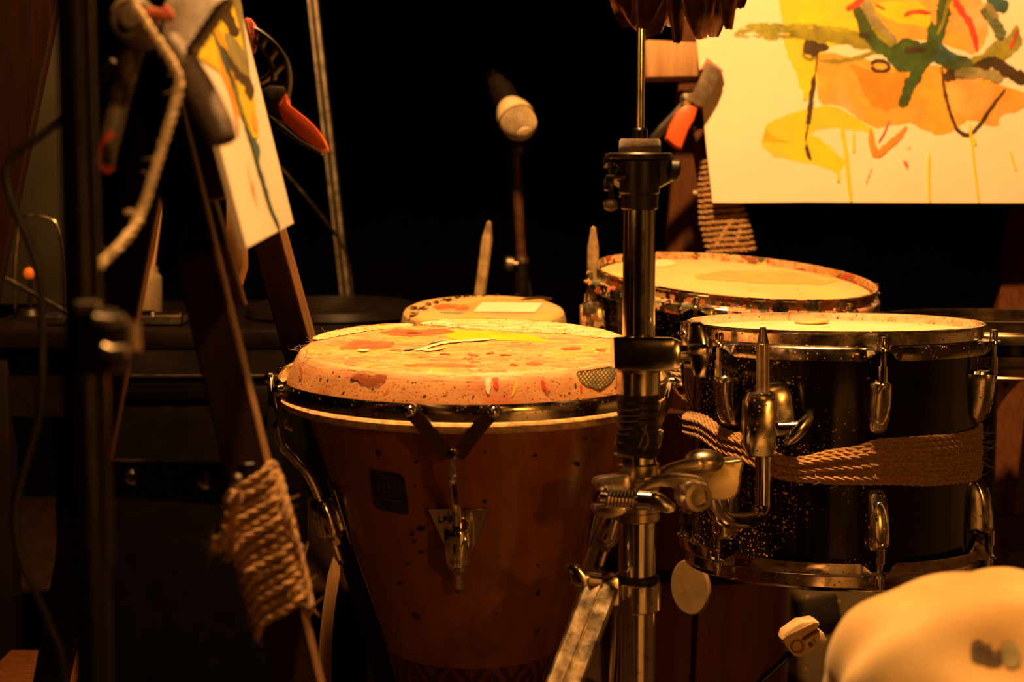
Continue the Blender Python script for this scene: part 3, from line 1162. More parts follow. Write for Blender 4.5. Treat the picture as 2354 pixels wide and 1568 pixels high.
# frayed hairs at the left of the head
pts = [DJ @ cylp(a, 0.1415, -0.003) for a in [R(x) for x in range(-150, -60, 4)]]
mk('frayed_hair', fuzz(pts, 26, 0.009, 0.00022, Vector((-0.4, 0.1, 0.5))), MAT['rope'], dj, kind='stuff')
rp2 = [(0.1390, -0.0018), (0.1412, -0.0034), (0.1425, -0.0050), (0.1434, -0.0062), (0.1442, -0.0073)]
v, f = lathe(rp2, 128)
nrm = 0.0003
mk('pale_rim', DG([DJ @ (Vector(p) + Vector((p[0], p[1], 0.06)).normalized() * nrm) for p in v], f, [e_ for e_ in (0.0, 0.7, 1.0, 0.6, 0.0) for _ in range(128)]), PNT['rim'], dj, fix=False)  # paler ragged band round the edge of the head
# runs on the collar
def col_r(z):
    return interp(COLP, z)


ch = hit_revolve(DJ, col_r, -0.032, -0.005, 0.0006)
for nm, pts_, w_, m_ in [
    ('paint_run', [(1390, 440), (1382, 500), (1386, 590)], 12, 'white'),
    ('paint_run', [(1435, 445), (1432, 500), (1440, 560)], 14, 'red'),
    ('paint_run', [(1738, 495), (1758, 550), (1778, 590)], 9, 'red'),
    ('paint_run', [(1575, 500), (1560, 550), (1540, 605)], 5, 'yellow'),
    ('paint_run', [(1995, 530), (1998, 580)], 6, 'red'),
    ('paint_run', [(150, 400), (160, 450), (155, 490)], 5, 'pink'),
    ('paint_run', [(730, 545), (700, 590)], 8, 'orange'),
    ('paint_run', [(1955, 520), (1960, 550)], 5, 'blue'),
]:
    mk(nm, decal_ribbon([zd(*p) for p in pts_], w_, ch, taper=(0.8, 0.3)), PNT[m_], dj, fix=False)
mk('stain', decal_poly([zd(*p) for p in [(440, 398), (540, 405), (680, 420), (720, 470), (690, 520), (640, 545), (610, 565), (580, 530), (500, 490), (460, 440)]], ch, wob=9, seed=8), paint('dried_red_stain', (0.40, 0.095, 0.04), 0.4, 0.44, 0.3), dj, fix=False)
ch2 = hit_revolve(DJ, col_r, -0.032, -0.004, 0.0007)
mk('gauze_patch', decal_poly([zd(*p) for p in [(1970, 430), (2090, 395), (2215, 370), (2215, 470), (2130, 556), (2060, 540), (1995, 515)]], ch2, wob=2, seed=9), PNT['gauze'], dj, fix=False, label='dark gauze patch stuck to the collar')

# ================================================================== small hand drum behind it
SD = Matrix.Translation(P(1112, 707, 2.1)) @ Matrix.Rotation(R(5.0), 4, 'X')
sdb = Matrix.Translation((SD.translation.x, SD.translation.y, 0))
sd = thing('hand_drum', 'small hand drum with lettered tan head and cream tape strip on it', 'drum', sdb)
mk('drum_head', G().add(lathe([(1e-4, 0), (0.05, 0), (0.083, -0.0004), (0.0885, -0.003), (0.0905, -0.006)], 72), SD), MAT['small_head'], sd)
mk('collar', G().add(lathe([(0.0905, -0.006), (0.092, -0.012), (0.0935, -0.024), (0.0935, -0.030)], 72), SD), MAT['bead'], sd)
mk('hoop', G().add(lathe([(0.098, -0.022), (0.1005, -0.021), (0.1015, -0.024), (0.1010, -0.036), (0.0985, -0.037), (0.098, -0.022)], 72), SD), MAT['chrome_paint'], sd)
zb = SD.translation.z
mk('shell', G().add(lathe([(0.094, -0.030), (0.092, -0.05), (0.080, -0.16), (0.066, -0.30), (0.062, -0.36), (0.075, -0.48), (0.092, -(zb - 0.004) / 1.0), (0.085, -(zb - 0.002)), (0.05, -0.36), (0.085, -0.05)], 60), Matrix.Translation(SD.translation)), MAT['barrel'], sd)
SN = (SD.to_3x3() @ Vector((0, 0, 1))).normalized()


def sd_hit(off):
    return lambda x, y: ray_plane(x, y, SD.translation + SN * off, SN)


def zs(X, Y):
    return 900 + X / 4.059, 640 + Y / 4.059


mk('paint_patch', decal_poly([zs(*p) for p in [(380, 262), (480, 235), (620, 240), (760, 215), (900, 195), (1180, 180), (1380, 175), (1420, 215), (1100, 225), (840, 225), (770, 300), (640, 305), (480, 300)]], sd_hit(0.0004), wob=2, seed=1), PNT['wash'], sd, fix=False)
mk('paint_patch', decal_poly([zs(*p) for p in [(385, 262), (470, 238), (590, 235), (710, 255), (720, 285), (640, 305), (520, 300), (430, 290)]], sd_hit(0.0006), wob=2, seed=3), PNT['pink'], sd, fix=False)
mk('paint_mark', decal_ribbon([zs(*p) for p in [(450, 312), (560, 318), (680, 318)]], 3, sd_hit(0.0006)), PNT['teal'], sd, fix=False)
mk('paint_mark', decal_ribbon([zs(*p) for p in [(1210, 200), (1330, 185), (1400, 180), (1500, 190)]], 7, sd_hit(0.0007), wob=0.5), PNT['brown'], sd, fix=False)
mk('tape_strip', decal_poly([zs(*p) for p in [(762, 310), (845, 222), (1412, 226), (1385, 265), (1370, 280), (1335, 314)]], sd_hit(0.0010), wob=0, smooth=1), MAT['white_tape'], sd, fix=False, label='cream tape strip')
gi = G()
ink = [[(165, 310), (205, 325), (260, 318)], [(165, 325), (210, 312), (215, 330)], [(165, 275), (200, 262), (240, 270), (200, 285), (175, 280)], [(235, 295), (290, 268), (320, 255)], [(255, 262), (300, 285), (350, 268)], [(310, 238), (350, 225), (370, 240), (330, 248)],
       [(385, 225), (420, 212), (440, 222), (400, 230)], [(450, 205), (530, 190), (560, 180)], [(480, 180), (520, 205), (570, 195)], [(590, 185), (600, 165), (615, 180), (640, 160), (650, 178)], [(670, 175), (700, 155), (725, 172)], [(745, 170), (760, 152), (800, 160)], [(840, 160), (890, 148)], [(960, 152), (1010, 143)], [(1150, 150), (1200, 140)]]
for st in ink:
    gi.add(decal_ribbon([zs(*p) for p in st], 2.2, sd_hit(0.0011), sub=4))
mk('marker_writing', gi, PNT['black'], sd, fix=False, label='black marker writing along the rim')
# its upright mounting rod with pointed tip
p0, p1 = P(1100, 700, 2.235), P(1125, 507, 2.235)
L_ = (p1 - p0).length
mk('mounting_rod', rod_between(p0, p1, [(0.0001, -0.10), (0.0068, -0.10), (0.0068, L_ - 0.022), (0.0062, L_ - 0.020), (0.0030, L_ - 0.002), (0.0001, L_)], 8), MAT['rod_paint'], sd, sharp=20, label='upright eight-sided rod with pointed tip')
mk('rod_bracket', xf(rbox(0.03, 0.05, 0.04, 0.006), Matrix.Translation(p0 + Vector((0.0, -0.02, -0.07)))), MAT['chrome_worn'], sd)

# ================================================================== drums with tension hoops
def hoop_geo(F, Rw, z0, lugs, bottom=False, h=0.0245, ear=0.0065):
    pr = [(-0.0016, -0.0005), (0, 0), (0.0016, -0.0006), (0.0012, -0.0022), (0, -0.0034), (0, -0.0118), (0.0042, -0.0136), (0.0056, -0.0156), (0.0060, -h), (0.0050, -h), (0.0046, -0.0160), (-0.0012, -0.0136), (-0.0016, -0.0005)]
    s = -1 if bottom else 1

    def zf(a, k, r, z):
        e = 0.0
        for l in lugs:
            d = abs((a - l + PI) % (2 * PI) - PI)
            x = max(0.0, min(1.0, 1 - (d - 0.030) / 0.085))
            e = max(e, x * x * (3 - 2 * x))
        if 6 <= k <= 10:
            r += ear * e
            if k >= 8:
                z = z + ((-0.0165 if k < 10 else -0.0155) - z) * e
        return r, z0 + s * z
    return xf(lathe([(Rw + a, b) for a, b in pr], 216, zf=zf), F)


def lug_geo(h, w, d):
    """bell lug: x around, -y outwards, widest and deepest at the top, z from 0 down to -h"""
    rows, m = 18, 14
    v, f = [], []
    for i in range(rows + 1):
        t = i / rows
        k = (1 - t ** 2.4) ** 0.55 if t < 1 else 0.0
        e = min(1.0, (t / 0.07)) ** 0.5
        ww = w * (0.62 + 0.38 * k) * (0.75 + 0.25 * e) * (1.0 if t < 0.93 else 0.85)
        dd = max(0.0008, d * k * (0.80 + 0.20 * e))
        for j in range(m + 1):
            a = PI * j / m
            c, s_ = math.cos(a), math.sin(a)
            v.append((-ww * math.copysign(abs(c) ** 0.65, c), 0.002 - dd * abs(s_) ** 0.7 if 0 < j < m else 0.002, -h * t))
    for i in range(rows):
        for j in range(m):
            a = i * (m + 1) + j
            f.append((a, a + 1, a + m + 2, a + m + 1))
    f.append(tuple(range(m + 1)))
    f.append(tuple(rows * (m + 1) + j for j in reversed(range(m + 1))))
    return v, f


def lug_trim(h, w, d):
    """raised oval bead on the face of a lug"""
    pts = []
    for k in range(32):
        a = 2 * PI * k / 32
        t = 0.43 + 0.34 * math.sin(a)
        kk = (1 - t ** 2.4) ** 0.55
        pts.append((w * 0.50 * math.cos(a), 0.002 - d * kk * (1 - 0.10 * math.cos(a) ** 2) - 0.0002, -h * t))
    return tube(pts, 0.0009, 6, closed=True)


def screw_head(F, a, r, z):
    m = F @ Matrix.Translation(cylp(a, r, z)) @ Matrix.Rotation(a, 4, 'Z')
    g = G().add(lathe([(0.0001, 0.0128), (0.0028, 0.0124), (0.0036, 0.0105), (0.0036, 0.004), (0.0040, 0.0035), (0.0062, 0.0030), (0.0064, 0.0010), (0.0046, 0.0), (0.0001, 0.0)], 14), m)
    return g


def tension_drum(name, label, F, Rw, Rs, H, a0, nl, mats, parent_loc, lug_h=0.048, bottom_lugs=True, head_z=-0.0075, lug_w=0.0105, lug_d=0.0190):
    """shell drum with flanged hoops: mats = shell, hoop, lug, head"""
    o = thing(name, label, 'drum', Matrix.Translation(parent_loc))
    lugs = [a0 + 2 * PI * k / nl for k in range(nl)]
    mk('shell', G().add(lathe([(Rs - 0.004, -0.010), (Rs, -0.0105), (Rs, -H + 0.0105), (Rs - 0.004, -H + 0.010), (Rs - 0.005, -H * 0.5), (Rs - 0.004, -0.010)], 144), F), mats[0], o)
    mk('drum_head', G().add(lathe([(1e-4, head_z), (Rs * 0.5, head_z), (Rs - 0.004, head_z), (Rs + 0.001, head_z - 0.002), (Rs + 0.002, head_z - 0.008)], 96), F), mats[3], o)
    mk('resonant_head', G().add(lathe([(1e-4, -H - head_z), (Rs - 0.004, -H - head_z), (Rs + 0.001, -H - head_z + 0.002), (Rs + 0.002, -H - head_z + 0.008)], 72), F), mats[3], o)
    mk('hoop', hoop_geo(F, Rw, 0.0, lugs), mats[1], o)
    mk('hoop', hoop_geo(F, Rw, -H, lugs, True), mats[1], o)
    rr = Rw + 0.0098
    for a in lugs:
        zt = -0.040
        lg = mk('lug', G().add(lug_geo(lug_h, lug_w, lug_d), mount(F, a, Rs, zt)), mats[2], o)
        mk('lug_bead', G().add(lug_trim(lug_h, lug_w, lug_d), mount(F, a, Rs, zt)), mats[2], lg)
        mk('tension_rod', G().add(tube([cylp(a, rr, -0.014), cylp(a, rr, zt + 0.012)], 0.0024, 10), F).add(tube([cylp(a, rr, zt + 0.012), cylp(a, rr, zt - 0.002)], 0.0038, 10), F), mats[2], o)
        mk('screw_head', screw_head(F, a, rr, -0.0165), mats[2], o)
        if bottom_lugs:
            zt = -H + 0.036
            m = mount(F, a, Rs, zt) @ Matrix.Diagonal((1, 1, -1, 1))
            lg = mk('lug', G().add(lug_geo(lug_h * 1.08, lug_w, lug_d), m), mats[2], o)
            mk('lug_bead', G().add(lug_trim(lug_h * 1.08, lug_w, lug_d), m), mats[2], lg)
            mk('tension_rod', G().add(tube([cylp(a, rr, -H + 0.0140), cylp(a, rr, zt - 0.011)], 0.0024, 10), F).add(tube([cylp(a, rr, zt - 0.011), cylp(a, rr, zt + 0.002)], 0.0038, 10), F), mats[2], o)
            mk('screw_head', xf(screw_head(ID, a, rr, 0.0), F @ Matrix.Translation((0, 0, -H + 0.0165)) @ Matrix.Diagonal((1, 1, -1, 1))), mats[2], o)
    return o


def rope_band(F, Rs, table, strands, rad, layers=3):
    """cord wound round a shell; table of (degrees, top z, bottom z)"""
    def at(deg):
        for (a, t0, b0), (c, t1, b1) in zip(table, table[1:]):
            if a <= deg <= c:
                s = (deg - a) / (c - a)
                s = s * s * (3 - 2 * s)
                return t0 + (t1 - t0) * s, b0 + (b1 - b0) * s
    g, pts_all = G(), []
    for k in range(strands):
        pts = []
        for i in range(0, 361, 3):
            deg = -180 + i
            t, b = at(deg)
            w = t - b
            full = strands * rad * 1.9
            crowd = max(0.0, min(1.0, 1 - w / full))
            fr = (k + 0.5) / strands
            z = t - w * fr + 0.0008 * noise.noise(Vector((deg * 0.03, k * 3.1, 0)))
            r = Rs + rad * 0.95 + crowd * (k % layers) * rad * 1.3 + 0.0005 * noise.noise(Vector((deg * 0.05, k * 1.7, 5)))
            pts.append(F @ cylp(R(deg), r, z))
        g.add(rope(pts, rad, rad * 8.5, phase=k * 1.3))
        pts_all += pts
    return g, pts_all


# ------------------------------------------------------------------ front tom
TM = Matrix.Translation(P(1918, 738, 1.68)) @ Matrix.Rotation(R(-1.6), 4, 'X')
TMH = 0.2185
tom = tension_drum('tom_drum', 'black lacquered tom drum in front, spattered with paint and wound with rope', TM, 0.1308, 0.1262, TMH, R(6.8), 6,
                   (MAT['lacquer'], MAT['chrome_paint'], MAT['chrome_paint'], MAT['tom_head']), TM @ Vector((0, 0, -TMH)))
tab = [(-180, -0.090, -0.128), (-110, -0.084, -0.106), (-72, -0.080, -0.101), (-50, -0.091, -0.112), (-25, -0.108, -0.1265), (-5, -0.098, -0.1275), (8, -0.0905, -0.1285), (35, -0.0895, -0.1325), (75, -0.0895, -0.1360), (120, -0.0900, -0.1340), (180, -0.090, -0.128)]
rg, rp = rope_band(TM, 0.1262, tab, 10, 0.0027)
rw = mk('rope_wrap', rg, MAT['rope'], tom, label='brown jute rope wound around the shell')
mk('loose_fibre', fuzz([p for p in rp if (TM.inverted() @ p).y < 0.03], 90, 0.012, 0.00016, Vector((0.2, -0.3, 0.2))), MAT['rope_pale'], rw, kind='stuff')
mk('loose_fibre', fuzz([p for p in rp if (TM.inverted() @ p).x > 0.118], 40, 0.016, 0.00018, Vector((1.6, -0.1, 0.1))), MAT['rope_pale'], rw, kind='stuff')
# bracket, wing screw
gb = px_prism([(1727, 903), (1773, 903), (1787, 926), (1787, 1028), (1776, 1052), (1727, 1052), (1714, 1022), (1716, 926)], 1.520, 0.034, 0.0035)
brk = mk('mount_bracket', gb, MAT['chrome_paint'], tom, label='chrome block holding the bent rod')
mk('bracket_plate', px_prism([(1738, 890), (1752, 880), (1798, 878), (1815, 888), (1823, 910), (1832, 985), (1820, 1002), (1740, 1004)], 1.546, 0.022, 0.004), MAT['chrome_worn'], brk)
gw = px_tube([(1782, 986, 1.530), (1806, 985, 1.528), (1836, 984, 1.526)], 0.0062, 14)
gw = G(gw).add(px_prism([(1806, 1014), (1818, 994), (1840, 968), (1862, 950), (1872, 954), (1868, 974), (1850, 1000), (1826, 1020), (1810, 1024)], 1.517, 0.012, 0.003, 2))
mk('wing_screw', gw, MAT['chrome_paint'], brk)
# square damper lying on the head
TN = (TM.to_3x3() @ Vector((0, 0, 1))).normalized()
dc = ray_plane(1866, 744, TM @ Vector((0, 0, -0.0075)), TN)
gd = xf(lathe([(1e-4, 0.0022), (0.0150, 0.0024), (0.0162, 0.0012), (0.0160, 0.0), (1e-4, 0.0)], 28), Matrix.Translation(dc + TN * 0.0012) @ Matrix.Rotation(R(-2), 4, 'Y'))
mk('damper_disc', gd, MAT['small_head'], label='small flat tan disc lying on the front tom head', cat_='disc')

# ------------------------------------------------------------------ tom at the back
BT = Matrix.Translation(P(1690, 630, 2.05)) @ Matrix.Rotation(R(4.0), 4, 'Y') @ Matrix.Rotation(R(5.0), 4, 'X')
BTH = 0.125
bt = tension_drum('tom_drum', 'wide shallow drum at the back with paint-caked rim and orange-stained head', BT, 0.1530, 0.1480, BTH, R(-20), 6,
                  (MAT['lacquer_all'], MAT['chrome_splash'], MAT['chrome_splash'], MAT['big_head']), BT @ Vector((0, 0, -BTH)), lug_h=0.034)
tab2 = [(-180, -0.076, -0.100), (-60, -0.076, -0.100), (60, -0.076, -0.100), (180, -0.076, -0.100)]
rg, rp = rope_band(BT, 0.148, tab2, 5, 0.0026)
mk('rope_wrap', rg, MAT['rope_pale'], bt, label='pale rope wound around the shell')
mk('mount_bracket', px_prism([(1336, 700), (1352, 690), (1390, 692), (1396, 712), (1394, 770), (1336, 770)], 2.005, 0.05, 0.006), MAT['chrome_splash'], bt)
p0, p1 = P(1361, 740, 2.03), P(1364, 519, 2.03)
L_ = (p1 - p0).length
mk('mounting_rod', rod_between(p0, p1, [(0.0001, -0.03), (0.0062, -0.03), (0.0062, L_ - 0.022), (0.0056, L_ - 0.020), (0.0028, L_ - 0.002), (0.0001, L_)], 8), MAT['rod_paint'], bt, sharp=20)
# post below that carries it
q = BT @ Vector((-0.10, 0.02, -BTH + 0.02))
mk('stand_post', G(cyl((q.x, q.y, 0.02), (q.x, q.y, q.z), 0.011)).add(cyl((q.x, q.y, 0.0), (q.x, q.y, 0.02), 0.045, 0.02, 24)), MAT['chrome_worn'], bt)
BN = (BT.to_3x3() @ Vector((0, 0, 1))).normalized()
bh = lambda off: (lambda x, y: ray_plane(x, y, BT @ Vector((0, 0, -0.0075)) + BN * off, BN))
mk('paint_patch', decal_poly([(1510, 598), (1540, 598), (1552, 606), (1535, 612), (1508, 612)], bh(0.0006), wob=1), PNT['cream'], bt, fix=False)
mk('paint_patch', decal_poly([(1600, 632), (1680, 622), (1800, 622), (1900, 632), (1930, 645), (1850, 655), (1700, 648), (1620, 642)], bh(0.0005), wob=5, seed=4), PNT['wash'], bt, fix=False)

# ------------------------------------------------------------------ dark drum at the far right
FD = Matrix.Translation(P(2335, 724, 2.12)) @ Matrix.Rotation(R(-2.5), 4, 'X')
fd = tension_drum('tom_drum', 'plain black drum with thin dark rim behind the front tom, cut by the right edge', FD, 0.158, 0.153, 0.062, R(1), 6,
                  (MAT['lacquer_dim'], MAT['dark_chrome'], MAT['chrome_worn'], MAT['lacquer_dim']), FD @ Vector((0, 0, -0.062)), lug_h=0.012, bottom_lugs=False)
q = FD @ Vector((-0.03, 0.0, -0.055))
mk('stand_post', G(cyl((q.x, q.y, 0.02), (q.x, q.y, q.z), 0.011)).add(cyl((q.x, q.y, 0.0), (q.x, q.y, 0.02), 0.10, 0.02, 24)), MAT['black_metal'], fd)

# ================================================================== hi-hat stand
SP = P(1467, 900, 1.40)
SX, SY = SP.x, SP.y


def zz(y):
    return zat(SY, y)


def vc(y0, y1, r, n=32, chamfer=0.0012):
    a, b = zz(y1), zz(y0)
    c = min(chamfer, (b - a) * 0.3)
    return xf(lathe([(1e-4, a), (r - c, a), (r, a + c), (r, b - c), (r - c, b), (1e-4, b)], n), Matrix.Translation((SX, SY, 0)))


st = thing('hi_hat_stand', 'chrome hi-hat stand with taped tube and pull rod in front of the drums', 'stand', Matrix.Translation((SX, SY, 0)))
mk('lower_tube', G(xf(lathe([(1e-4, 0.03), (0.0142, 0.03), (0.0142, zz(905)), (1e-4, zz(905))], 40), Matrix.Translation((SX, SY, 0)))), MAT['chrome'], st)
mk('upper_tube', vc(476, 790, 0.0121, 40), MAT['chrome'], st)
mk('pull_rod', G(vc(-140, 330, 0.0029, 16)), MAT['chrome'], st)
# height clamp block and its wing bolt
cl = mk('height_clamp', px_prism([(1409, 778), (1425, 774), (1545, 776), (1566, 784), (1565, 848), (1548, 852), (1480, 855), (1430, 853), (1411, 846)], 1.376, 0.045, 0.002), MAT['chrome'], st)
mk('clamp_sleeve', vc(850, 907, 0.0166, 40), MAT['chrome_worn'], cl)
gw = px_tube([(1560, 812, 1.395), (1578, 812, 1.393), (1600, 812, 1.391)], 0.0060, 14)
gw = G(gw).add(px_prism([(1586, 748), (1594, 740), (1612, 739), (1622, 746), (1632, 800), (1633, 822), (1622, 868), (1604, 870), (1596, 862), (1588, 824), (1580, 812)], 1.383, 0.010, 0.003))
gw.add(px_box(1581, 790, 1633, 816, 1.378, 0.020, 0.004))
mk('wing_bolt', gw, MAT['chrome'], cl)
# black tape
tp = G()
zt, zb_ = zz(903), zz(1046)
prof = []
for k in range(61):
    z = zt + (zb_ - zt) * k / 60
    r = 0.0152 + 0.0008 * (1 - (k * 0.13) % 1.0) + (0.0010 if k > 55 else 0)
    prof.append((r, z))
tp.add(lathe(prof, 40, zf=lambda a, k, r, z: (r + 0.0006 * noise.noise(Vector((math.sin(a) * 2, math.cos(a) * 2, k * 0.5))), z + (0.002 * noise.noise(Vector((math.sin(a) * 3, math.cos(a) * 3, 1))) if k > 57 else 0))), Matrix.Translation((SX, SY, 0)))
tape = mk('tape_wrap', tp, MAT['tape'], st, label='black tape wound round the tube')
mk('tape_edge', px_tube([(1486, 978, 1.3832), (1476, 1010, 1.3832), (1468, 1030, 1.3834)], 0.0007, 6, 3), MAT['felt'], tape)
mk('tape_edge', px_tube([(1474, 984, 1.3832), (1487, 998, 1.3835), (1490, 1016, 1.3838), (1484, 1028, 1.3836), (1478, 1036, 1.3834)], 0.0009, 6, 3), MAT['felt'], tape)
mk('tape_edge', px_tube([(1414, 1044, 1.394), (1436, 1048, 1.385), (1456, 1052, 1.383)], 0.0013, 6, 3), MAT['felt'], tape)
for yy, x0, x1 in [(942, 1421, 1470), (956, 1421, 1476), (969, 1421, 1468), (986, 1421, 1456), (998, 1422, 1446)]:
    mk('tape_edge', px_tube([(x0, yy, 1.3945), ((x0 + x1) / 2, yy + 1, 1.3838), (x1, yy - 1, 1.3832)], 0.00045, 5, 4), MAT['felt'], tape)
# memory clamp holding the tom rod
ca = mk('rod_clamp', G(vc(1062, 1182, 0.0165, 32)), MAT['cast_metal'], st, label='hinged nickel clamp on the tube')
gj = G(px_prism([(1364, 1108), (1376, 1098), (1420, 1092), (1444, 1090), (1452, 1110), (1446, 1130), (1410, 1130), (1372, 1130), (1364, 1122)], 1.378, 0.024, 0.006, 2))
gj.add(px_prism([(1362, 1166), (1370, 1158), (1400, 1158), (1438, 1158), (1440, 1180), (1410, 1192), (1378, 1190), (1363, 1182)], 1.376, 0.026, 0.006, 2))
mk('clamp_jaw', gj, MAT['cast_metal'], ca)
# coil spring on the clamp screw
sp_pts = []
for k in range(100):
    a = 2 * PI * k / 12
    p = P(1392 + 66 * k / 99, 1142 + 6 * k / 99, 1.374)
    sp_pts.append(p + 0.0055 * (math.cos(a) * UP + math.sin(a) * FW))
mk('clamp_spring', G(tube(sp_pts, 0.0013, 6)).add(px_tube([(1380, 1141, 1.374), (1470, 1149, 1.374)], 0.0032, 12)), MAT['chrome'], ca)
mk('wing_nut', G(px_tube([(1468, 1150, 1.372), (1498, 1152, 1.370)], 0.0075, 16)).add(px_prism([(1486, 1140), (1500, 1130), (1520, 1134), (1544, 1152), (1556, 1164), (1552, 1178), (1536, 1182), (1510, 1176), (1488, 1168)], 1.364, 0.014, 0.004, 2)), MAT['chrome'], ca)
gr = G(px_prism([(1458, 1126), (1470, 1112), (1510, 1096), (1560, 1090), (1606, 1096), (1628, 1110), (1630, 1132), (1616, 1148), (1590, 1152), (1560, 1128), (1520, 1120), (1478, 1138), (1462, 1138)], 1.372, 0.020, 0.006, 2))
mk('clamp_arm', gr, MAT['cast_metal'], ca)
ctr = P(1600, 1142, 1.364)
ax = Vector((0.35, -1, 0.05)).normalized()
mk('hinge_cap', rod_between(ctr - ax * 0.016, ctr + ax * 0.008, [(1e-4, 0), (0.0105, 0), (0.0110, 0.018), (0.0104, 0.021), (0.0070, 0.0212), (0.0062, 0.0190), (1e-4, 0.0188)], 28), MAT['cast_metal'], ca)
gb = G(px_prism([(1510, 1086), (1540, 1068), (1590, 1056), (1612, 1054), (1620, 1076), (1592, 1084), (1540, 1094), (1514, 1104)], 1.404, 0.016, 0.005, 2))
gb.add(px_prism([(1588, 1074), (1606, 1054), (1640, 1048), (1662, 1060), (1700, 1056), (1712, 1062), (1706, 1086), (1700, 1134), (1676, 1150), (1640, 1150), (1610, 1140), (1590, 1110)], 1.420, 0.045, 0.009, 2, 3))
gb.add(sphere(P(1618, 1062, 1.425), 0.0125, 1.3, 1, 0.8, 18))
mk('rod_jaw', gb, MAT['cast_metal'], ca)
mk('clamp_collar', vc(1172, 1196, 0.0172, 32), MAT['cast_metal'], ca)
# bent rod from clamp to tom
rod = cat([(1632, 1120, 1.443), (1640, 1156, 1.447), (1650, 1180, 1.455), (1672, 1195, 1.470), (1706, 1197, 1.500), (1734, 1192, 1.525), (1752, 1172, 1.536), (1754, 1140, 1.537), (1754, 1050, 1.537)], 6)
mk('bent_rod', G(tube([P(*p) for p in rod], 0.0066, 16)), MAT['chrome'], st, label='bent chrome rod reaching to the tom')
p0, p1 = P(1754, 1060, 1.537), P(1754, 752, 1.537)
L_ = (p1 - p0).length
m = (p1 - p0).to_track_quat('Z', 'Y').to_matrix().to_4x4()
m.translation = p0
gk = xf(lathe([(0.0053, 0), (0.0053, L_ - 0.0145), (0.0050, L_ - 0.0138), (0.0024, L_), (1e-4, L_)], 88, zf=lambda a, k, r, z: (r * (1 + (0.045 * (1 if int(a / (2 * PI) * 44 + 0.5) % 2 else -1) if k < 2 else 0)), z)), m)
mk('knurled_rod_end', gk, MAT['dull_metal'], st, sharp=15)
# leg collar, rubber washer, wing nut, legs
lc = mk('leg_collar', vc(1336, 1402, 0.0180, 40), MAT['chrome_worn'], st)
mk('washer', vc(1320, 1336, 0.0170, 40), MAT['rubber'], lc)
gl = G(px_prism([(1352, 1352), (1372, 1334), (1410, 1324), (1424, 1330), (1424, 1392), (1400, 1398), (1392, 1380), (1384, 1352), (1364, 1372), (1356, 1372)], 1.380, 0.026, 0.003))
mk('leg_hinge', gl, MAT['chrome_worn'], lc)
gw = G(px_tube([(1350, 1330, 1.375), (1378, 1334, 1.378)], 0.0050, 14))
gw.add(px_prism([(1304, 1302), (1312, 1297), (1330, 1300), (1340, 1312), (1352, 1330), (1350, 1348), (1330, 1350), (1312, 1346), (1306, 1330)], 1.372, 0.009, 0.003, 2))
mk('wing_nut', gw, MAT['chrome'], lc)
mk('hinge_pin', rod_between(P(1403, 1370, 1.382), P(1401, 1371, 1.372), [(1e-4, 0), (0.0050, 0), (0.0050, 0.008), (0.0036, 0.011), (1e-4, 0.0115)], 16), MAT['chrome_worn'], lc)


def channel_leg(ptop, pbot, w, mat, name='leg'):
    """folded steel leg: face with two raised edges and a centre groove"""
    a = (Vector(pbot) - Vector(ptop))
    L = a.length
    a.normalize()
    u = (RT - a * RT.dot(a)).normalized()
    m = Matrix((u, a.cross(u), a)).transposed().to_4x4()
    m.translation = Vector(ptop)
    sec = [(-w, 0.004), (-w, -0.008), (-w * 0.86, -0.0095), (-w * 0.10, -0.0095), (-w * 0.04, -0.0080), (w * 0.04, -0.0080), (w * 0.10, -0.0095), (w * 0.86, -0.0095), (w, -0.008), (w, 0.004), (w * 0.85, 0.004), (w * 0.85, -0.0065), (-w * 0.85, -0.0065), (-w * 0.85, 0.004)]
    n = len(sec)
    v = [(x, y, z) for z in (0, L) for x, y in sec]
    f = [(i, (i + 1) % n, n + (i + 1) % n, n + i) for i in range(n)] + [tuple(range(n)), tuple(range(2 * n - 1, n - 1, -1))]
    v = [(x, -y if a.cross(u).dot(FW) < 0 else y, z) for x, y, z in v]
    return mk(name, xf((v, f), m), mat, st, sharp=20)


p_t = P(1384, 1352, 1.382)
d_t = (P(1300, 1568, 1.345) - p_t).normalized()
k_ = (0.012 - p_t.z) / d_t.z
p_b = p_t + d_t * k_
p_b = p_t.lerp(p_b, 1.0)
channel_leg(p_t, p_b, 0.0125, MAT['rust_chrome'])
for s in (-1, 1):
    t0 = Vector((SX + s * 0.006, SY + 0.016, zz(1372)))
    mk('leg', beam(t0, (SX + s * 0.010, SY + 0.30, 0.012), 0.008, 0.010), MAT['chrome_worn'], st)
mk('leg_brace', px_tube([(1412, 1404, 1.388), (1404, 1568, 1.374), (1396, 1740, 1.36)], 0.0022, 8), MAT['chrome'], st)
mk('foot', xf(lathe([(1e-4, 0), (0.018, 0), (0.018, 0.03), (1e-4, 0.034)], 24), Matrix.Translation((SX, SY, 0.0))), MAT['rubber'], st)
